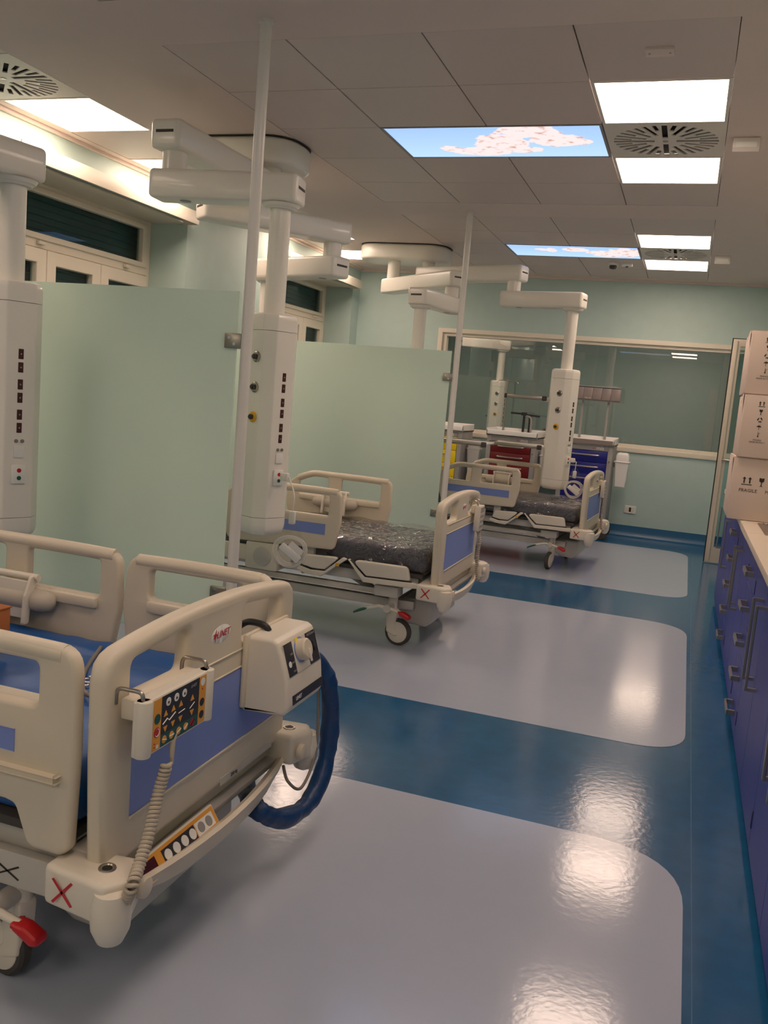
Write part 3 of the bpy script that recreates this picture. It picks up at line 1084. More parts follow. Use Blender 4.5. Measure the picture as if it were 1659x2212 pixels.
def make_bed(name, label, loc, foot_rails, castor_ang, extras):
    t = thing(name, label, 'hospital bed', loc, 0, 'adjustable hospital beds')
    # end boards
    hole = [rpoly([(s * .130, .706), (s * .345, .706), (s * .345, .784), (s * .130, .804)], .020, 4) for s in (-1, 1)]
    fb = part('footboard', [yzplate(board_outline(), hole, .046, .017, -.023, 4)], 'cream', t, 40)
    part('insert_panel', box(-.004, .0012, -.338, .338, .447, .643, .001, 1), 'bedblue', fb, 20, label='lilac blue insert panel')
    part('panel_ledge', [box(-.004, .004, -.338, .338, .440, .447, .0015, 1), box(-.004, .003, -.338, .338, .643, .647, .001, 1), box(-.004, .003, -.31, .31, .690, .694, .001, 1)], 'cream', fb, 20)
    badge = part('badge', xf(lathe([(.001, .0005), (.0448, .0005), (.046, 0), (.046, -.003)][::-1], 28), frame_m((.0, .012, .757), (0, 1, 0), (0, 0, 1)) @ Matrix.Diagonal((1, .48, 1, 1))), 'white', fb)
    part('badge_lettering', xf(text_geo('LINET', .024), frame_m((.0014, .022, .757), (0, 1, 0), (0, 0, 1)) @ Matrix(((1, .25, 0, 0), (0, 1, 0, 0), (0, 0, 1, 0), (0, 0, 0, 1)))), 'redprint', fb, 0)
    part('badge_mark', xf(plate([(-.038, -.008), (-.034, .002), (-.040, .004), (-.030, .007), (-.026, .016), (-.025, .005), (-.018, .002), (-.026, -.002), (-.030, -.015), (-.031, -.004)], (), .0008), frame_m((.0012, .012, .757), (0, 1, 0), (0, 0, 1))), 'redprint', fb, 0)
    hb = part('headboard', [xf(yzplate(board_outline(), hole, .052, .018, 0), Matrix.Translation((-2.17, 0, .04)))], 'cream', t, 40)
    part('head_insert', box(-2.146, -2.142, -.338, .338, .50, .66), 'bedblue', hb, 20)
    # side rails
    for s in (-1, 1):
        y_ = s * .425
        hr = part('head_side_rail', [xzplate(head_rail_outline(), [rrect(-.915, -.645, .672, .786, .016), rpoly([(-1.21, .672), (-1.005, .672), (-1.005, .786), (-1.15, .786), (-1.21, .755)], .016)], .036, .012, y_)], 'cream', t, 40)
        part('rail_grip', [tube(smooth_path([(-.60, y_, .802), (-.75, y_, .805), (-1.0, y_, .805), (-1.12, y_, .803), (-1.22, y_, .765)], 4), .021, 12)], 'cream', hr, 50)
        part('rail_ledge', [box(-.915, -.645, y_ - s * .036, y_ - s * .012, .634, .668, .008), box(-1.2, -1.005, y_ - s * .036, y_ - s * .012, .634, .668, .008)], 'cream', hr)
        part('rail_insert', box(-1.22, -.655, y_ + s * .0165, y_ + s * .0195, .568, .627, .001), 'bedblue', hr, 20)
        part('rail_arm', [box(-.78, -.72, y_ - s * .05, y_ - s * .012, .34, .52, .01), box(-1.12, -1.06, y_ - s * .05, y_ - s * .012, .34, .52, .01)], 'bedmetal', t)
        if foot_rails:
            fr = part('foot_side_rail', [xzplate(foot_rail_outline(), [rrect(-.465, -.155, .690, .780, .018)], .036, .012, y_)], 'cream', t, 40)
            part('rail_grip', [tube(smooth_path([(-.10, y_, .800), (-.22, y_, .803), (-.36, y_, .803), (-.515, y_, .800)], 4), .021, 12)], 'cream', fr, 50)
            part('rail_ledge', box(-.465, -.155, y_ - s * .036, y_ - s * .012, .652, .688, .008), 'cream', fr)
            part('rail_insert', box(-.50, -.205, y_ + s * .0165, y_ + s * .0195, .585, .632, .001), 'bedblue', fr, 20)
            part('rail_lip', box(-.52, -.095, y_ + s * .012, y_ + s * .030, .545, .558, .006), 'cream', fr)
            part('rail_arm', box(-.40, -.34, y_ - s * .05, y_ - s * .012, .33, .50, .01), 'bedmetal', t)
        # deck side covers with the grooved band below
        y2 = s * .438
        if not foot_rails or s > 0:
            part('deck_cover', xzplate(rpoly([(-.487, .456), (-.167, .459), (-.148, .386), (-.395, .379)], [.02, .03, .01, .02]), (), .03, .006, y2), 'cream2', t, 40)
            part('cover_band', xzplate(rpoly([(-.508, .456), (-.494, .452), (-.402, .372), (-.12, .379), (-.10, .374), (-.10, .350), (-.41, .342)], .006), (), .03, .004, y2), 'cream2', t, 40)
            part('deck_cover', xzplate(rpoly([(-.552, .456), (-.758, .449), (-.782, .390), (-.714, .377), (-.639, .379)], .015), (), .03, .006, y2), 'cream2', t, 40)
            part('cover_band', xzplate(rpoly([(-.512, .452), (-.54, .458), (-.637, .371), (-.72, .367), (-.79, .382), (-.805, .360), (-.75, .342), (-.660, .336)], .006), (), .03, .004, y2), 'cream2', t, 40)
            part('cover_groove', [xzplate([(-.49, .4535), (-.40, .3745), (-.14, .3815), (-.14, .3785), (-.402, .3715), (-.494, .4520)], (), .022, 0, y2), xzplate([(-.54, .4575), (-.637, .3735), (-.72, .3695), (-.785, .3845), (-.787, .3815), (-.72, .3665), (-.638, .3705), (-.544, .4555)], (), .022, 0, y2)], 'rubber', t, 0)
            part('warning_label', box(-.575, -.553, y2 + s * .016, y2 + s * .0165, .408, .426), 'oyellow', t, 0)
        part('deck_side', box(-2.05, -.85, s * .42 - .014, s * .42 + .014, .36, .45, .008), 'cream2', t)
    part('release_dial', [cyl(.055, -.456, -.440, 28, 'y', (-1.02, 0, .40), .004)], 'bedmetal', t, 30)
    part('head_unit', box(-1.13, -.93, -.446, -.30, .32, .475, .012), 'cream2', t)
    # support bracket with padded roller on the far head rail
    part('support_roller', lathe([(.005, -1.09), (.026, -1.08), (.034, -1.05), (.034, -.82), (.026, -.79), (.005, -.78)], 18, 'x', (0, .372, .635)), 'padgrey', t, 60)
    for x_ in (-.855, -1.005):
        part('support_plate', xf(plate(rpoly([(.395, .712), (.352, .712), (.326, .655), (.318, .565), (.345, .565), (.352, .64), (.372, .685), (.395, .69)], .01), (), .012, .003), frame_m((x_, 0, 0), (0, 1, 0), (0, 0, 1))), 'cream2', t, 40)
    part('support_bar', tube([(-1.02, .372, .706), (-.84, .372, .706)], .011, 10), 'cream2', t, 50)
    part('support_cover', box(-.998, -.862, .352, .362, .575, .695, .003), 'cream2', t)
    # deck and frames
    part('deck', [box(-2.06, -.09, -.405, .405, .395, .418, .006)], 'rubber', t)
    part('upper_frame', [box(-2.05, -.12, s * .36 - .02, s * .36 + .02, .335, .392, .004) for s in (-1, 1)] + [box(x_, x_ + .05, -.36, .36, .34, .388) for x_ in (-.2, -.75, -1.3, -1.95)], 'bedmetal', t)
    part('lower_rail', [box(-1.95, -.36, s * .315 - .018, s * .315 + .018, .262, .294, .004) for s in (-1, 1)], 'cream2', t)
    part('base_frame', [box(-1.98, -.16, s * .27 - .025, s * .27 + .025, .19, .24, .006) for s in (-1, 1)] + [box(-2.0, -1.92, -.33, .33, .19, .25, .006)], 'bedmetal', t)
    part('actuator', [cyl(.03, -1.1, -.45, 16, 'x', (0, .08, .33)), box(-1.3, -1.1, .02, .15, .29, .37, .01)], 'black', t)
    part('lift_arm', [tube([(-.35, s * .25, .24), (-.62, s * .25, .36)], .022, 8) for s in (-1, 1)] + [tube([(-1.5, s * .25, .24), (-1.75, s * .25, .36)], .022, 8) for s in (-1, 1)], 'bedmetal', t)
    part('base_cover', [xf(plate(rpoly([(-.25, .24), (-.06, .255), (-.055, .13), (-.10, .095), (-.20, .10), (-.27, .14)], .02), (), .50, .02), frame_m((0, 0, 0), (1, 0, 0), (0, 0, 1)))], 'bedmetal', t, 40)
    part('foot_block', [box(-.36, -.22, s * .36 - .05, s * .36 + .05, .27, .33, .01) for s in (-1, 1)], 'bedmetal', t)
    part('foot_crossbeam', box(-.10, -.045, -.40, .40, .31, .385, .01), 'cream2', t)
    for s in (-1, 1):
        wheel(t, -.262, s * .345, castor_ang if s < 0 else castor_ang + .5)
        wheel(t, -1.93, s * .33, castor_ang + .3)
        # pedals
        pd = part('brake_pedal', tube([(-0.390, s * .43, .198), (-0.315, s * .43, .222), (-0.250, s * .43, .216), (-0.190, s * .43, .203)], .010, 8), 'cream2', t, 50)
        part('pedal_hub', cyl(.022, -.44, .44, 14, 'y', (-.265, 0, .215)) if s < 0 else cyl(.012, -.37, .37, 10, 'y', (-.265, 0, .215)), 'bedmetal', t)
        part('release_tip', xzplate(rpoly([(-0.375, .206), (-0.385, .192), (-0.430, .172), (-0.455, .162), (-0.455, .172), (-0.420, .192)], .006), (), .034, .006, s * .43), 'green', pd, 50, label='green pedal tip')
        part('brake_tip', xzplate(rpoly([(-0.205, .212), (-0.195, .196), (-0.150, .172), (-0.128, .178), (-0.135, .194), (-0.170, .210)], .008), (), .04, .008, s * .43), 'red', pd, 50, label='red pedal tip')
        # corner bumpers
        cb = part('corner_bumper', [xf(plate(rpoly([(-.105, s * .38), (.055, s * .36), (.085, s * .44), (.05, s * .488), (-.105, s * .468)], .018), (), .085, .012), Matrix.Translation((0, 0, .338)))], 'cream2', t, 40)
        part('bumper_roller', [lathe([(.012, .250), (.026, .258), (.038, .285), (.041, .33), (.034, .362), (.02, .366)], 22, 'z', (.052, s * .46, 0))], 'cream2', cb, 50)
        part('drip_socket', [lathe([(.010, .379), (.013, .383), (.017, .383), (.019, .379)], 20, 'z', (.015, s * .425, 0))], 'steel', cb, 50)
        part('socket_bore', [cyl(.0105, .3775, .381, 18, 'z', (.015, s * .425, 0))], 'black', cb)
        part('bumper_knob', [cyl(.022, 0, .018, 18, 'x', (.066, s * .385, .335), .004)], 'cream', cb)
        e = .003
        yy = s * .4785
        part('no_step_mark', [xzplate([(-.075, .315), (-.070, .312), (-.025, .362), (-.030, .365)], (), .0008, 0, yy), xzplate([(-.075, .362), (-.070, .365), (-.025, .315), (-.030, .312)], (), .0008, 0, yy)], 'redprint', cb, 0, label='red cross mark')
        cbh = part('head_bumper', [box(-2.23, -2.12, s * .44 - .05, s * .44 + .05, .30, .38, .02)], 'cream2', t)
    # bowed bumper beam under the footboard
    NB = 12
    beam = []
    V, F = [], []
    for i in range(NB + 1):
        u = -1 + 2 * i / NB
        y_ = .37 * u
        x_ = .035 + .035 * (1 - u * u)
        zt_ = .318 - .006 * (1 - u * u)
        zb_ = .296 - .040 * (1 - u ** 4)
        for (dx, zz) in ((-.028, zt_ - .012), (-.010, zt_), (0, zt_ - .006), (-.004, (zt_ + zb_) / 2), (-.014, zb_), (-.03, zb_)):
            V.append(Vector((x_ + dx, y_, zz)))
    for i in range(NB):
        for k in range(6):
            k2 = (k + 1) % 6
            F.append([i * 6 + k, i * 6 + k2, (i + 1) * 6 + k2, (i + 1) * 6 + k])
    F += [[0, 1, 2, 3, 4, 5], [NB * 6 + k for k in range(6)]]
    part('bumper_beam', (V, F), 'cream', t, 50)
    part('lower_apron', box(-.035, -.022, -.385, .385, .285, .362, .003), 'cream', t)
    part('under_shelf', box(-.09, .012, -.36, .36, .295, .312, .004), 'grey', t)
    return t


B1, B2, B3 = (-1.0, 1.828, 0), (-1.145, 4.85, 0), (-.69, 7.80, 0)
RB3 = R(-3.0)
bed1 = make_bed('hospital_bed', 'cream hospital bed with four raised side rails, carrying the blue mattress', B1, True, R(170), None)
bed2 = make_bed('hospital_bed', 'cream hospital bed with plastic wrapped mattress beside the first frosted screen', B2, False, R(-6), None)
bed3 = make_bed('hospital_bed', 'cream hospital bed with plastic wrapped mattress in front of the drawer carts', B3, False, R(-98), None)

# staff keypad and load label at the foot of the blue mattress bed
m4 = frame_m((.030, -.168, .314), (0, 1, .0), (-.55, 0, .83))
kp = part('staff_keypad', xf(box(-.215, .155, -.029, .029, -.012, 0, .003), m4), 'cream2', bed1)
part('keypad_face', xf(box(-.21, .15, -.0245, .0245, 0, .0012), m4), 'orange', kp, 0)
part('keypad_strip', [xf(box(-.075, .058, -.017, .017, .0012, .002), m4)], 'keyblack', kp, 0)
part('keypad_display', xf(box(-.175, -.10, -.018, .018, .0012, .002), m4), 'maroon', kp, 0)
part('keypad_white', xf(box(.062, .138, -.016, .016, .0012, .002), m4), 'white', kp, 0)
for i in range(6):
    part('keypad_button', xf(cyl(.0125, .002, .0032, 18, 'z', (-.058 + .034 * i if i < 4 else -.058 + .034 * i + .004, 0, 0)), m4), 'white' if i < 4 else 'grey', kp, 30)
part('load_plate', box(.0, .0016, .05, .34, .352, .372), 'bedmetal', bed1, 0)
part('load_lettering', xf(text_geo('250 kg', .013), frame_m((.0030, .12, .362), (0, 1, 0), (0, 0, 1))), 'ink', bed1, 0)
part('side_member', box(-1.9, -.10, -.412, -.385, .265, .345, .006), 'bedmetal', bed1)
part('crush_mark', [xzplate([(-.27, .288), (-.266, .286), (-.21, .314), (-.213, .317)], (), .0008, 0, -.4128), xzplate([(-.27, .313), (-.266, .316), (-.21, .287), (-.213, .284)], (), .0008, 0, -.4128)], 'ink', bed1, 0)


# ---- mattresses
def soft_block(x0, x1, y0, y1, z0, z1, nx, ny, amp, r, seed=0, crown=0.0):
    """rounded cushion made of a wrapped grid with gentle folds"""
    from mathutils import noise
    bm = bmesh.new()
    bmesh.ops.create_cube(bm, size=1)
    bmesh.ops.subdivide_edges(bm, edges=[e for e in bm.edges if abs((e.verts[0].co - e.verts[1].co).x) > .5], cuts=nx, use_grid_fill=True)
    bmesh.ops.subdivide_edges(bm, edges=[e for e in bm.edges if abs((e.verts[0].co - e.verts[1].co).y) > .5], cuts=ny, use_grid_fill=True)
    bmesh.ops.subdivide_edges(bm, edges=[e for e in bm.edges if abs((e.verts[0].co - e.verts[1].co).z) > .5], cuts=5, use_grid_fill=True)
    for v in bm.verts:
        p = Vector((x0 + (v.co.x + .5) * (x1 - x0), y0 + (v.co.y + .5) * (y1 - y0), z0 + (v.co.z + .5) * (z1 - z0)))
        q = Vector((min(max(p.x, x0 + r), x1 - r), min(max(p.y, y0 + r), y1 - r), min(max(p.z, z0 + r), z1 - r)))
        d = p - q
        if d.length > 1e-6:
            p = q + d.normalized() * r
        k = max(0, (p.z - z0) / (z1 - z0))
        f = noise.noise(Vector((p.x * 4 + seed, p.y * 9, p.z * 6))) + .5 * noise.noise(Vector((p.x * 11, p.y * 14 + seed, 3)))
        p.z += k * (amp * f + crown * (1 - ((p.y - (y0 + y1) / 2) / ((y1 - y0) / 2)) ** 2))
        p.y += .4 * amp * noise.noise(Vector((p.x * 9, p.y * 3 + seed, p.z * 9)))
        v.co = p
    return bm_geo(bm)


def mattress(name, label, loc, m, seed, top, amp, wrapped):
    t = thing(name, label, 'mattress', loc, 0, 'mattresses on the hospital beds')
    z = .42 - loc[2]
    part('cushion', soft_block(-1.99, -.085, -.395, .395, z, top - loc[2], 70, 34, amp, .035, seed), m, t, 60)
    if wrapped:
        part('plastic_wrap', soft_block(-2.0, -.066, -.408, .408, z - .001, top + .016 - loc[2], 90, 44, .019, .03, seed + 5), 'wrap', t, 60, label='clear crinkled plastic wrap')
    return t


E0 = .4185
mt1 = mattress('mattress', 'blue air mattress on the bed with raised side rails', (B1[0], B1[1], E0), 'mat_blue', 3, .548, .016, False)
mattress('mattress', 'charcoal mattress in clear plastic on the bed beside the first frosted screen', (B2[0], B2[1], E0), 'mat_black', 11, .545, .004, True)
mattress('mattress', 'charcoal mattress in clear plastic on the bed in front of the drawer carts', (B3[0], B3[1], E0), 'mat_black', 23, .545, .004, True).rotation_euler.z = RB3
bed3.rotation_euler.z = RB3
# white print on the blue mattress near the foot corner
pr_ = []
for i, s in enumerate(('acp', 'LAC', 'IFAE')):
    pr_.append(xf(text_geo(s, (.09, .032, .03)[i], 'LEFT'), frame_m((-.40 + (0, .075, .14)[i], -.02 - (0, .03, .10)[i], .139), (0, 1, 0), (-1, 0, 0))))
part('cover_print', pr_, 'white', mt1, 0, label='white print on the cover')
part('air_tube', tube(smooth_path([(-.55, .30, .135), (-.42, .05, .139), (-.30, -.05, .139), (-.16, .10, .142), (-.06, .18, .15)]), .006, 8), 'cordgrey', mt1, 50)

# brown carton lying on the blue mattress
bx = thing('cardboard_box', 'brown cardboard box standing on the blue mattress', 'box', (-1.845, 1.77, .575))
part('carton_body', box(-.14, .14, -.16, .16, 0, .115, .003), 'brown', bx)
part('lid_flap', box(-.14, .142, -.162, .162, .115, .119), 'brown', bx)
part('packing_tape', box(-.142, .143, -.025, .025, .1185, .1198), 'oyellow', bx, 0)


# ---- hand control on the blue mattress bed
def hand_control(name, label, base, full):
    t = thing(name, label, 'hand control', base, 0, 'bed hand controls')
    # local frame: y along the board, z up, x outwards; shell centred on the base point
    shell = [xf(plate(rpoly([(-.133, -.014), (-.105, -.020), (.105, -.020), (.133, -.014), (.133, .006), (.112, .012), (-.112, .012), (-.133, .006)], .006), (), .116, .004), frame_m((0, 0, 0), (0, 1, 0), (1, 0, 0)))]
    shell += [cyl(.017, -.058, .058, 20, 'z', (.002, s * .118, 0), .003) for s in (-1, 1)]
    sh = part('shell', shell, 'cream2', t, 40)
    part('back_ledge', [box(-.050, -.016, -.120, .120, .012, .054, .003)], 'cream', t, 40)
    part('hook', [tube(smooth_path([(-.062, s * .12, .040), (-.058, s * .12, .070), (-.03, s * .12, .074), (-.004, s * .12, .072), (.0, s * .12, .055)], 5), .0045, 8) for s in (-1, 1)], 'steel', t, 50)
    X0 = .0122
    part('key_panel', box(X0 - .001, X0 + .0006, -.072, .072, -.027, .053), 'keyblack', t, 0)
    part('key_panel_side', [box(X0 - .001, X0 + .0006, s * .086 - .0138, s * .086 + .0138, -.053, .053) for s in (-1, 1)], 'orange', t, 0)
    part('key_panel_base', box(X0 - .001, X0 + .0006, -.072, .072, -.053, -.0272), 'keygreen', t, 0)
    if full:
        X1 = X0 + .0008

        def tri(y_, z_, up):
            s = .0062 if up else -.0062
            return xf(plate([(-.0075, -s), (.0075, -s), (0, s)], (), .0008), frame_m((X1, y_, z_), (0, 1, 0), (0, 0, 1)))

        def disc(y_, z_, r=.0085):
            return cyl(r, 0, .0008, 18, 'x', (X1 - .0004, y_, z_))
        for (y_, dz) in ((-.056, 0), (-.028, .002), (0, .003), (.045, .002)):
            part('arrow_key', tri(y_, .015 + dz, True), 'orange', t, 0)
            part('arrow_key', tri(y_, -.019 + dz, False), 'orange', t, 0)
        for y_ in (-.048, -.018, .012):
            b_ = part('lock_key', disc(y_, .037, .0088), 'white', t, 30)
            part('lock_symbol', box(X1, X1 + .0008, y_ - .0025, y_ + .0025, .033, .038), 'keyblack', b_, 0)
        for i, y_ in enumerate((-.058, -.031, -.004, .023, .050)):
            part('preset_key', disc(y_, -.040, .0082), 'orange' if i < 4 else 'red', t, 30)
            part('preset_mark', xf(box(-.008, .008, -.0012, .0012, 0, .0008), frame_m((X1 + .0008, y_, -.040), (0, 1, .3 * (i - 1)), (0, -.3 * (i - 1), 1))), 'white' if i < 4 else 'maroon', t, 0)
        part('bed_symbol', [tube([(X1, -.066, -.006), (X1, -.050, .002), (X1, -.042, -.004), (X1, -.020, .006)], .0014, 5), tube([(X1, -.008, -.001), (X1, .016, .001)], .001, 5), tube([(X1, .036, -.005), (X1, .046, 0), (X1, .054, .004)], .001, 5)], 'white', t)
        part('brand_lettering', xf(text_geo('LINET', .009), frame_m((X1, .049, .042), (0, 1, 0), (0, 0, 1))), 'grey', t, 0)
        part('power_key', disc(-.086, .012, .0105), 'keygreen', t, 30)
        part('stop_key', disc(-.086, -.016, .0105), 'red', t, 30)
        part('stop_ring', xf(lathe([(.0072, 0), (.0084, .0006)], 18, 'z', (0, 0, 0), False), frame_m((X1 + .0006, -.086, -.016), (0, 1, 0), (0, 0, 1))), 'white', t)
        part('side_lock_key', disc(.086, .040, .0088), 'white', t, 30)
        part('side_key', disc(.086, -.006, .009), 'keyblack', t, 30)
        part('side_key', disc(.086, -.034, .009), 'keyblack', t, 30)
        part('status_mark', [box(X1 - .0004, X1 + .0004, -.094, -.091, -.040, -.037), box(X1 - .0004, X1 + .0004, -.094, -.091, -.047, -.044), box(X1 - .0004, X1 + .0004, .084, .087, .022, .026)], 'red', t, 0)
        part('status_symbol', box(X1 - .0004, X1 + .0004, -.087, -.079, -.050, -.043), 'white', t, 0)
    return t


def coil_cord(pts, n, r, rw):
    P = smooth_path(pts, 24)
    L = [0]
    for i in range(1, len(P)):
        L.append(L[-1] + (P[i] - P[i - 1]).length)
    out = []
    N = n * 10
    for k in range(N + 1):
        s = L[-1] * k / N
        i = 0
        while i < len(L) - 2 and L[i + 1] < s:
            i += 1
        f = (s - L[i]) / max(1e-9, L[i + 1] - L[i])
        p = P[i].lerp(P[i + 1], f)
        t_ = (P[i + 1] - P[i]).normalized()
        a = t_.cross(Vector((0, 1, 0))).normalized()
        b = t_.cross(a)
        th = 2 * math.pi * n * k / N
        out.append(p + (a * math.cos(th) + b * math.sin(th)) * rw)
    return tube(out, r, 6)


h0 = Vector((B1[0] + .062, 1.548, .672))
hc1 = hand_control('hand_control', 'bed hand control with orange and black keypad hooked on the blue mattress bed', h0, True)


def rel(px, py, X, o):
    return atx(px, py, X) - Vector(o)


part('cord_boot', tube([rel(378, 1570, -.935, h0), rel(372, 1600, -.93, h0), rel(371, 1635, -.93, h0)], [.009, .0075, .005], 10), 'coil', hc1, 50)
part('lead', tube(smooth_path([rel(371, 1630, -.93, h0), rel(370, 1648, -.93, h0), rel(358, 1655, -.925, h0)]), .0042, 8), 'coil', hc1, 50)
part('coil_cord', coil_cord([rel(360, 1652, -.925, h0), rel(342, 1715, -.93, h0), rel(322, 1800, -.92, h0), rel(300, 1870, -.91, h0), rel(285, 1915, -.90, h0), rel(272, 1945, -.92, h0)], 34, .0042, .0095), 'coil', hc1, 60)

for (B, lab) in ((B2, 'small hand control hooked on the footboard of the first plastic wrapped bed'), (B3, 'small hand control hooked on the footboard of the wrapped bed by the carts')):
    t = thing('hand_control', lab, 'hand control', (B[0] + .038, B[1] + .25, .685), 0, 'bed hand controls')
    part('shell', box(-.018, .018, -.055, .055, -.085, .065, .006), 'cream2', t)
    part('key_panel', box(.0178, .019, -.045, .045, -.065, .055), 'grey', t, 0)
    ks = [box(.019, .0198, -.035 + .03 * (i % 3) - .009, -.035 + .03 * (i % 3) + .009, -.05 + .03 * (i // 3), -.035 + .03 * (i // 3)) for i in range(9)]
    for g in ks:
        part('key', g, 'cream2', t, 0)
    part('back_ledge', box(-.040, -.018, -.05, .05, .02, .065, .003), 'cream', t)
    part('hook', [tube(smooth_path([(-.066, s * .04, .052), (-.055, s * .04, .090), (-.02, s * .04, .092), (.0, s * .04, .062)], 5), .004, 8) for s in (-1, 1)], 'steel', t, 50)
    part('coil_cord', coil_cord([(.0, .0, -.085), (.012, .012, -.14), (.012, .01, -.25), (.02, .0, -.345), (.04, -.01, -.385)], 26, .0042, .008), 'coil', t, 60)

# ---- air mattress pump on the footboard
pb = Vector((B1[0] + .003, 2.075, .525))
pm = thing('mattress_pump', 'grey mattress pump box with a round dial hung on the footboard', 'air pump', pb)
W2 = .112
side = [(0, 0), (.118, .004), (.132, .026), (.124, .098), (.104, .162), (.090, .192), (.076, .200), (.0, .200)]
hs = part('housing', [xf(plate(rpoly(side, [.004, .02, .03, 0, 0, .012, .015, .004]), (), 2 * W2, .010, 3), frame_m((0, 0, 0), (1, 0, 0), (0, 0, 1)))], 'cream2', pm, 40)
part('back_flange', box(-.002, .012, -W2 - .012, W2 + .012, .010, .205, .006), 'cream', pm)
p0, p1 = Vector((.1215, 0, .102)), Vector((.0945, 0, .188))
mf = frame_m((p0 + p1) / 2 + Vector((.0022, 0, 0)), (0, 1, 0), (p1 - p0))
part('face_plate', xf(box(-.098, .098, -.043, .043, -.001, .0008), mf), 'cream2', pm, 0)
part('dark_panel', [xf(box(-.097, -.050, -.042, .042, .0008, .0018), mf), xf(box(.035, .097, -.042, .042, .0008, .0018), mf)], 'keyblack', pm, 0)
part('dial_scale', xf(cyl(.034, .0008, .0020, 28, 'z', (-.008, .010, 0)), mf), 'bedblue', pm, 30)
part('dial_scale_mark', xf(box(-.030, -.012, .030, .044, .0020, .0024), mf), 'yellow', pm, 0)
dl = part('dial', xf(lathe([(.029, .002), (.028, .022), (.024, .026)], 28, 'z', (-.008, .010, 0)), mf), 'cream', pm, 40)
part('dial_pointer', xf(box(-.012, -.004, -.024, .010, .026, .030, .001), mf), 'cream2', dl)
part('rocker_switch', xf(box(.062, .078, -.012, .016, .0018, .006, .002), mf), 'black', pm)
part('indicator', xf(cyl(.008, .0018, .0026, 16, 'z', (-.080, -.012, 0)), mf), 'white', pm)
part('indicator_lettering', [xf(text_geo('min', .010), mf @ Matrix.Translation((-.062, .012, .0024))), xf(text_geo('med', .010), mf @ Matrix.Translation((-.062, -.010, .0024))), xf(text_geo('max', .010), mf @ Matrix.Translation((-.062, -.032, .0024))), xf(text_geo('Air2Care II', .011), mf @ Matrix.Translation((.068, .036, .0024)))], 'grey', pm, 0)
q0, q1 = Vector((.1308, 0, .040)), Vector((.1262, 0, .080))
ms = frame_m((q0 + q1) / 2 + Vector((.0024, 0, -.018)), (0, 1, 0), (q1 - q0))
part('name_strip', xf(box(-.085, .108, -.012, .012, 0, .001), ms), 'keyblack', pm, 0)
part('name_lettering', xf(text_geo('LINET', .014), ms @ Matrix.Translation((-.048, 0, .0015))), 'white', pm, 0)
part('hanger_hook', [tube(smooth_path([(.03, -.04, .198), (.015, -.04, .212), (-.03, -.04, .214), (-.06, -.04, .195)], 6), .009, 10)], 'black', pm, 50)
hp = [rel(672, 1415, -.945, pb), rel(697, 1440, -.92, pb), rel(712, 1490, -.90, pb), rel(713, 1570, -.90, pb), rel(700, 1660, -.90, pb), rel(665, 1735, -.91, pb), rel(610, 1768, -.93, pb), rel(560, 1752, -.96, pb), rel(536, 1720, -1.02, pb), rel(530, 1690, -1.09, pb)]
hpath = smooth_path(hp, 10)
hr_ = [(.021 + .006 * min(1, i / 25)) * (1 + .05 * math.sin(i * 1.1 + 2 * math.sin(i * .37)) + .07 * math.sin(i * .43 + 1)) for i in range(len(hpath))]
part('hose_sleeve', tube(hpath, hr_, 16), 'hose', pm, 70, label='navy fabric sleeve over the air hoses')
cp = [rel(688, 1470, -.935, pb), rel(687, 1560, -.915, pb), rel(678, 1640, -.91, pb), rel(650, 1702, -.91, pb), rel(622, 1688, -.93, pb), rel(612, 1655, -.97, pb)]
part('power_cord', tube(smooth_path(cp, 8), .0045, 8), 'cordgrey', pm, 50)


# ================================================================== DRAWER CARTS
def side_bin(parent_label, loc, name='waste_bin'):
    t = thing('waste_bin', parent_label, 'waste bin', loc, 0, 'hooded bins on the carts')
    pts0 = rrect(-.054, .054, -.046, .046, .016)
    pts1 = rrect(-.075, .075, -.06, .06, .02)
    V = [Vector((a, b, 0)) for a, b in pts0] + [Vector((a, b, .26)) for a, b in pts1]
    n_ = len(pts0)
    F = [[i, (i + 1) % n_, n_ + (i + 1) % n_, n_ + i] for i in range(n_)] + [list(range(n_))[::-1], [n_ + i for i in range(n_)]]
    b_ = part('bucket', (V, F), 'white', t, 40)
    part('rim', mv(plate(rrect(-.082, .082, -.067, .067, .022), (), .014, .004), 0, 0, .262), 'white', t, 40)
    part('hood', loft(rrect(-1, 1, -.8, .8, .3), [(.268, .070), (.300, .070), (.335, .066), (.352, .056), (.362, .038)]), 'white', t, 50)
    part('wall_clip', box(-.09, -.06, -.02, .02, .20, .25, .004), 'grey', t)
    return t


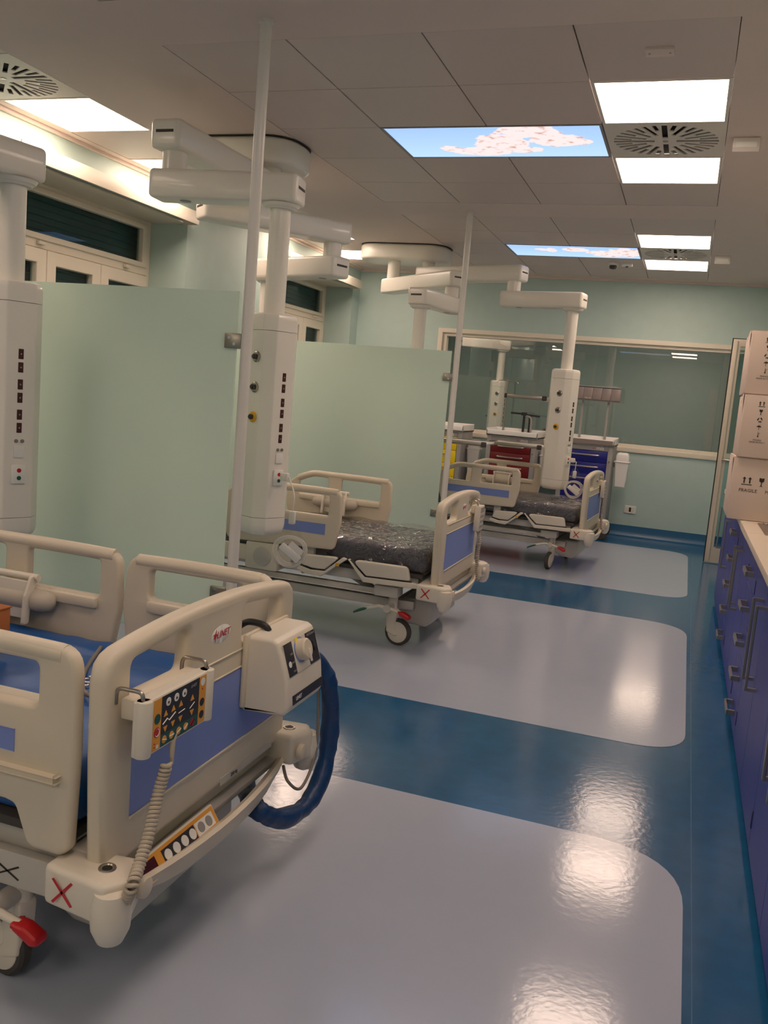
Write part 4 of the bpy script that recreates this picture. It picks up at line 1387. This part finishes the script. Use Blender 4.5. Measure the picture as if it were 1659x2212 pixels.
def cart(name, label, x0, x1, y0, drawers, m, dy=.5):
    t = thing(name, label, 'drawer cart', ((x0 + x1) / 2, y0 + dy / 2, 0), 0, 'drawer carts along the far wall')
    W = (x1 - x0) / 2
    D = dy / 2
    part('body', [box(-W, W, -D + .015, D, .19, 1.0, .006)], 'cartgrey', t)
    part('corner_post', [box(s * W - (.0 if s < 0 else .05), s * W + (.05 if s < 0 else .0), -D - .004, -D + .03, .19, 1.0, .006) for s in (-1, 1)], 'cartgrey', t)
    part('header', box(-W + .05, W - .05, -D - .002, -D + .03, .945, 1.0), 'cartgrey', t)
    tr = part('top_tray', [box(-W - .01, W + .01, -D - .02, D, 1.0, 1.02, .005), box(-W - .01, W + .01, -D - .02, -D - .005, 1.0, 1.065, .005), box(-W - .01, W + .01, D - .015, D, 1.0, 1.085, .005), box(-W - .01, -W + .005, -D - .02, D, 1.0, 1.08, .005), box(W - .005, W + .01, -D - .02, D, 1.0, 1.08, .005)], 'white', t)
    z = .94
    for h in drawers:
        d = part('drawer', box(-W + .053, W - .053, -D - .008, -D + .02, z - h + .003, z, .004), m, t)
        part('handle', [tube(smooth_path([(-.13, -D - .006, z - .045), (-.128, -D - .03, z - .045), (0, -D - .036, z - .045), (.128, -D - .03, z - .045), (.13, -D - .006, z - .045)], 4), .009, 8)], 'steel', d, 50)
        z -= h
    part('brand_lettering', xf(text_geo('mis', .058), frame_m((W - .13, -D - .0035, .972), (1, 0, 0), (0, 0, 1))), 'white', t, 0)
    part('brand_mark', xf(text_geo('x', .04), frame_m((W - .20, -D - .0035, .972), (1, 0, 0), (0, 0, 1))), 'redprint', t, 0)
    part('lock', cyl(.009, -D - .012, -D, 12, 'y', (W - .028, 0, .84)), 'chrome', t)
    part('base', box(-W, W, -D, D, .165, .195, .006), 'grey', t)
    for sx in (-1, 1):
        for sy in (-1, 1):
            part('castor', [lathe([(.03, -.015), (.058, -.015), (.064, -.008), (.064, .008), (.058, .015), (.03, .015)], 22, 'y', (sx * (W - .03), sy * (D - .07), .0645)), box(sx * (W - .03) - .035, sx * (W - .03) + .035, sy * (D - .07) - .026, sy * (D - .07) + .026, .10, .172, .006)], 'rubber', t, 40)
    return t


ct_y = cart('drawer_cart', 'grey cart with yellow drawers against the far wall', -2.88, -2.34, 9.50, (.148, .148, .148, .148, .148), 'yellow')
ct_r = cart('drawer_cart', 'grey cart with dark red drawers against the far wall', -2.06, -1.52, 9.50, (.115, .115, .14, .14, .12, .11), 'cartred')
ct_b = cart('drawer_cart', 'grey cart with deep blue drawers and a tilt bin rack', -1.26, -.715, 9.50, (.124, .124, .124, .124, .124, .124), 'cartblue')
part('tray_front', box(-.265, .265, -.2735, -.2695, 1.008, 1.056), 'rackbin', ct_b, 0)
# tilt bin rack on the blue cart
part('rack_post', [box(x_ - .012, x_ + .012, .185, .205, 1.0, 1.62, .002) for x_ in (-.14, .135)], 'cartgrey', ct_b)
part('rack_body', [box(-.235, .255, .14, .20, 1.462, 1.472), box(-.235, .255, .14, .20, 1.612, 1.622), box(-.235, .255, .195, .20, 1.47, 1.615)] + [box(-.235 + .098 * i - .002, -.235 + .098 * i + .002, .14, .20, 1.47, 1.615) for i in range(6)], 'cartgrey', ct_b)
for i in range(5):
    b_ = part('tilt_bin', xf(box(-.046, .046, -.006, .03, -.066, .066, .003), Matrix.Translation((-.186 + .098 * i, .142, 1.54)) @ Matrix.Rotation(R(-8), 4, 'X')), 'rackbin', ct_b)
    if i == 1:
        part('bin_lettering', xf(text_geo('4000 120', .018), frame_m((-.186 + .098 * i, .126, 1.49), (1, 0, 0), (0, 0, 1))), 'white', ct_b, 0)
# equipment on the red cart
part('arm_post', [tube(smooth_path([(.10, .2, 1.02), (.10, .2, 1.20), (.08, .2, 1.245), (.03, .2, 1.25)], 5), .016, 10), box(.02, .045, .19, .21, 1.02, 1.24)], 'black', ct_r, 50)
part('arm_loop', [tube(smooth_path([(.12, .18, 1.02), (.12, .18, 1.18), (.10, .18, 1.225), (.05, .18, 1.235)], 5), .012, 8)], 'grey', ct_r, 50)
part('bag_clamp', [box(-.12, .0, .17, .20, 1.245, 1.268, .008), box(.0, .06, .16, .21, 1.235, 1.275, .008), xf(box(0, .16, .17, .20, -.011, .011, .006), Matrix.Translation((.05, 0, 1.25)) @ Matrix.Rotation(R(4), 4, 'Y'))], 'black', ct_r, 40)
part('drip_stand', [tube([(-.20, .225, .9), (-.20, .225, 1.62)], .010, 10), tube(smooth_path([(-.32, .225, 1.585), (-.30, .225, 1.605), (-.20, .225, 1.615), (-.10, .225, 1.605), (-.08, .225, 1.585)], 4), .005, 6)], 'steel', ct_r, 50)
side_bin('white hooded bin hung on the right side of the blue drawer cart', (-.62, 9.70, .58))
side_bin('white hooded bin hung between the red cart and the pendant', (-1.425, 9.75, .56))
side_bin('white hooded bin hung between the yellow and red carts', (-2.245, 9.75, .56))

# wall socket beside the door
so = thing('wall_socket', 'white wall socket plate with one black outlet below the far window', 'socket', (-.505, YF, .30))
part('plate', xf(plate(rrect(-.062, .062, -.042, .042, .006), (), .012, .003), frame_m((0, -.006, 0), (1, 0, 0), (0, 0, 1))), 'white', so, 40)
part('outlet', box(-.012, .012, -.0135, -.012, -.024, .024), 'black', so, 0)
part('blank_cover', [box(s * .032 - .014, s * .032 + .014, -.0135, -.012, -.024, .024, .0005, 1) for s in (-1, 1)], 'frame_white', so, 0)

# ceiling fittings
for (x_, y_, lab) in ((.10, 5.02, 'small white ceiling sensor box level with the middle swirl vent'), (.10, 8.50, 'small white ceiling sensor box level with the far swirl vent')):
    t = thing('ceiling_sensor', lab, 'sensor', (x_, y_, CE), 0, 'small sensor boxes on the ceiling')
    part('housing', [xf(plate(rpoly([(-.035, 0), (.035, 0), (.028, -.045), (-.02, -.07), (-.035, -.05)], .006), (), .13, .004), frame_m((0, 0, 0), (0, 1, 0), (0, 0, 1)))], 'vent', t, 40)
    part('lens', box(-.05, .05, -.0375, -.034, -.05, -.025), 'white', t)
hp_ = thing('access_hatch', 'small pale hatch plate on the ceiling tile before the LED panel', 'hatch', (-.29, 3.83, CE))
part('cover', box(-.055, .055, -.04, .04, -.010, 0.002, .002), 'plaster', hp_)
part('screw', [cyl(.004, -.012, -.010, 8, 'z', (s * .04, 0, 0)) for s in (-1, 1)], 'steel', hp_)
sd = thing('smoke_detector', 'round smoke detector with dark grille on the far ceiling', 'smoke detector', (-.89, 9.08, CE))
part('base', cyl(.055, -.02, .002, 28), 'white', sd, 30)
part('grille', lathe([(.035, -.02), (.035, -.035), (.03, -.05), (.01, -.055)], 24), 'rubber', sd, 40)
sd2 = thing('ceiling_detector', 'small oblong detector box with black window beside the smoke detector', 'sensor', (-.755, 9.06, CE))
part('base', box(-.05, .05, -.03, .03, -.028, .002, .006), 'white', sd2)
part('window', cyl(.014, -.036, -.028, 16, 'z', (.0, 0, 0)), 'black', sd2)

# ================================================================== CABINETS AND COUNTER
XC = .338
U = [('doors', .50, 1.45), ('drawers', 1.45, 1.92), ('doors', 1.92, 2.88), ('doors', 2.88, 3.87), ('drawers', 3.87, 4.31), ('doors', 4.31, 5.26), ('drawers', 5.26, 5.71), ('door', 5.71, 6.18), ('door', 6.18, 7.08)]
UL = ['blue double door base cabinet farthest from the boxes', 'blue five drawer cabinet between the two first pairs of doors', 'blue double door cabinet between the near drawers and another pair of doors', 'blue double door cabinet next to the drawers by the sink', 'blue five drawer cabinet in front of the sink', 'blue double door cabinet under the stacked cartons', 'blue five drawer cabinet past the stacked cartons', 'narrow blue single door cabinet past the far drawers', 'wide blue single door cabinet at the door end of the counter']


def bar_handle(parent, y_, z0, z1):
    x = XC
    part('bar_handle', [box(x - .040, x - .030, y_ - .007, y_ + .007, z0, z1, .002, 1), box(x - .034, x, y_ - .006, y_ + .006, z0, z0 + .012), box(x - .034, x, y_ - .006, y_ + .006, z1 - .012, z1)], 'steel', parent, 30)


for i, (kind, a, b) in enumerate(U):
    cy = (a + b) / 2
    t = thing('base_cabinet', UL[i], 'cabinet', ((XC + XR) / 2, cy, 0), 0, 'blue base cabinets under the counter')
    off = Vector((-(XC + XR) / 2, -cy, 0))

    def P(name, geos, m, par, **kw):
        gs = geos if isinstance(geos, list) else [geos]
        return part(name, [mv(g, *off) for g in gs], m, par, **kw)
    P('carcass', box(XC + .022, XR - .002, a + .001, b - .001, .05, .70 if i == 5 else .828), 'carcass', t)
    P('plinth', box(XC + .045, XR - .002, a + .001, b - .001, 0, .05), 'carcass', t)

    def BH(par, y_, z0, z1):
        P('bar_handle', [box(XC - .040, XC - .030, y_ - .007, y_ + .007, z0, z1, .002, 1), box(XC - .034, XC + .002, y_ - .006, y_ + .006, z0, z0 + .012), box(XC - .034, XC + .002, y_ - .006, y_ + .006, z1 - .012, z1)], 'steel', par, smooth=30)
    if kind == 'drawers':
        zs = [.040, .193, .347, .500, .654, .820]
        for k in range(5):
            d = P('drawer_front', box(XC, XC + .02, a + .002, b - .002, zs[k] + .002, zs[k + 1] - .002, .0015, 1), 'cab', t)
            zc = zs[k] + .075
            P('drawer_handle', [box(XC - .036, XC - .026, cy - .085, cy + .085, zc - .011, zc + .011, .002, 1), box(XC - .030, XC + .002, cy - .085, cy - .071, zc - .011, zc + .011), box(XC - .030, XC + .002, cy + .071, cy + .085, zc - .011, zc + .011)], 'steel', d, smooth=30)
    elif kind == 'doors':
        for s in (-1, 1):
            y0_, y1_ = (a + .002, cy - .0015) if s < 0 else (cy + .0015, b - .002)
            d = P('door', box(XC, XC + .02, y0_, y1_, .042, .818, .0015, 1), 'cab', t)
            BH(d, cy + s * .075, .425, .735)
            yh = a if s < 0 else b
            P('hinge', [box(XC - .003, XC + .004, yh - s * .006 - .004, yh - s * .006 + .004, z_ - .03, z_ + .03, .001, 1) for z_ in (.14, .70)], 'carcass', d)
    else:
        d = P('door', box(XC, XC + .02, a + .002, b - .002, .042, .818, .0015, 1), 'cab', t)
        BH(d, b - .13, .425, .735)

wt = thing('worktop', 'long pale laminate worktop over the blue cabinets', 'worktop', (.65, 3.79, .83), 0)
SX0, SX1, SY0, SY1 = .39, .88, 4.36, 4.86
X0_, X1_ = .312, XR - .002
part('slab', [box(X0_ - .65, X1_ - .65, .50 - 3.79, SY0 + .03 - 3.79, 0, .032, .003), box(X0_ - .65, X1_ - .65, SY1 - .03 - 3.79, 7.085 - 3.79, 0, .032, .003), box(X0_ - .65, SX0 + .03 - .65, SY0 + .0301 - 3.79, SY1 - .0301 - 3.79, 0, .032), box(SX1 - .03 - .65, X1_ - .65, SY0 + .0301 - 3.79, SY1 - .0301 - 3.79, 0, .032)], 'counter', wt)
sk = thing('sink', 'inset stainless steel sink in the pale worktop', 'sink', ((SX0 + SX1) / 2, (SY0 + SY1) / 2, .862))
hx, hy = (SX1 - SX0) / 2, (SY1 - SY0) / 2
part('rim', mv(plate(rrect(-hx, hx, -hy, hy, .02), [rrect(-hx + .05, hx - .05, -hy + .09, hy - .06, .05)], .004, .001), 0, 0, .002), 'steel', sk, 40)
bw = rrect(-hx + .05, hx - .05, -hy + .09, hy - .06, .05)
n_ = len(bw)
V = [Vector((a, b, .001)) for a, b in bw] + [Vector((a * .88, (b - .015) * .88 + .015, -.13)) for a, b in bw]
F = [[i, (i + 1) % n_, n_ + (i + 1) % n_, n_ + i] for i in range(n_)] + [[n_ + i for i in range(n_)]]
part('bowl', (V, F), 'steel', sk, 40)
part('tap_hole_cap', [cyl(.016, .003, .012, 16, 'z', (-hx + .04, s, 0), .003) for s in (-hy + .045, hy - .05)], 'chrome', sk, 40)


# ---- cartons
def carton(label, loc, w_, d_, h_, big, rz):
    t = thing('carton', label, 'carton', loc, rz, 'white cartons stacked on the worktop')
    part('carton_body', box(0, w_, 0, d_, 0, h_ - .002, .006, 2), 'carton', t)
    part('top_flap', [box(.002, w_ / 2 - .001, .002, d_ - .002, h_ - .002, h_), box(w_ / 2 + .001, w_ - .002, .002, d_ - .002, h_ - .002, h_)], 'carton', t, 0)
    part('corner_flap', xf(box(-.001, .001, 0, .10, -.05, 0), Matrix.Translation((-.004, .02, h_)) @ Matrix.Rotation(R(12), 4, 'Y')), 'carton', t, 0)

    def fr(x, z):
        return frame_m((x, -.0006, z), (1, 0, 0), (0, 0, 1))

    def arrows(s):
        return [plate([(dx - .10, -.35), (dx + .10, -.35), (dx + .10, .30), (dx + .28, .30), (dx, .62), (dx - .28, .30), (dx - .10, .30)], (), .0008 / s) for dx in (-.40, .40)] + [plate([(-.75, -.62), (.75, -.62), (.75, -.50), (-.75, -.50)], (), .0008 / s)]

    def glass(s):
        return [plate([(-.32, .55), (-.05, .55), (.02, .40), (.08, .55), (.32, .55), (.30, .10), (.06, -.05), (.06, -.50), (.26, -.60), (-.26, -.60), (-.06, -.50), (-.06, -.05), (-.30, .10)], (), .0008 / s)]

    def recyc(s):
        o = []
        for k in range(3):
            m_ = rotz(k * 2 * math.pi / 3)
            o.append(xf(plate([(-.34, -.52), (.16, -.52), (.16, -.64), (.44, -.40), (.16, -.18), (.16, -.30), (-.22, -.30)], (), .0008 / s), m_))
        return o

    def brolly(s):
        return [plate([(-.5, .1), (-.36, .38), (0, .52), (.36, .38), (.5, .1), (.2, .18), (0, .1), (-.2, .18)], (), .0008 / s), plate([(-.04, .1), (.04, .1), (.0, -.5), (-.06, -.5)], (), .0008 / s)]

    def thermo(s):
        return [plate([(-.06, -.2), (-.02, .55), (.06, .55), (.06, -.2), (.16, -.4), (0, -.58), (-.16, -.4)], (), .0008 / s), plate([(.1, .1), (.36, .42), (.40, .38), (.14, .06)], (), .0008 / s)]

    def put(fn, x, z, s):
        return [xf(g, fr(x, z) @ Matrix.Diagonal((s, s, s, 1))) for g in fn(s)]
    if big:
        z = .205
        ic = [('arrow_symbol', arrows, .075, .034), ('glass_symbol', glass, .145, .038), ('recycle_symbol', recyc, .20, .038), ('umbrella_symbol', brolly, .265, .038)]
        for nm, fn, x, s in ic:
            part(nm, put(fn, x, z, s), 'ink', t, 0)
        part('carton_lettering', [xf(text_geo('FRAGILE', .024), fr(.085, z - .05)), xf(text_geo('MADE IN ITALY', .024), fr(.25, z - .05))], 'ink', t, 0)
    else:
        x = .085
        ic = [('arrow_symbol', arrows, .275, .022), ('glass_symbol', glass, .235, .024), ('recycle_symbol', recyc, .195, .022), ('umbrella_symbol', brolly, .155, .024), ('thermometer_symbol', thermo, .12, .024)]
        for nm, fn, z, s in ic:
            part(nm, put(fn, x, z, s), 'ink', t, 0)
        part('carton_lettering', [xf(text_geo('FRAGILE', .011), fr(x, .092)), xf(text_geo('MADE IN ITALY', .011), fr(x, .080))], 'ink', t, 0)
    return t


carton('white carton lowest of the stack, standing on the worktop with large print', (.243, 4.92, .8635), .62, .50, .325, True, 0)
carton('white carton in the middle of the stack with a column of small symbols', (.252, 4.90, 1.190), .62, .50, .322, False, 0)
carton('white carton on top of the stack with a column of small symbols', (.246, 4.93, 1.514), .62, .50, .322, False, 0)

# ================================================================== OPEN DOOR LEAF
dr = struct('door_1', xf(plate([(.295, .008), (XR - .01, .008), (XR - .01, 2.13), (.295, 2.13)], [[(.365, .16), (XR - .08, .16), (XR - .08, 2.06), (.365, 2.06)]], .045, .004), frame_m((0, 8.98, 0), (1, 0, 0), (0, 0, 1))), 'alu', 30, label='open glazed door leaf with pale metal stiles')
part('door_seal', [box(.287, .295, 8.958, 9.0, .008, 2.13), box(.287, XR - .01, 8.958, 9.0, 2.13, 2.136)], 'black', dr, 0)
part('door_stile_rib', [tube([(.33, 8.955, .03), (.33, 8.955, 2.11)], .012, 10)], 'alu', dr, 50)
part('pane', box(.36, XR - .075, 8.977, 8.983, .155, 2.065), 'winpane', dr, 0)
part('door_lock', box(.292, .296, 8.965, 8.995, .90, 1.08, .001), 'rubber', dr, 0)
part('door_handle', [tube([(.335, 8.955, 1.0), (.335, 8.915, 1.0), (.40, 8.905, 1.0)], .010, 8)], 'steel', dr, 50)
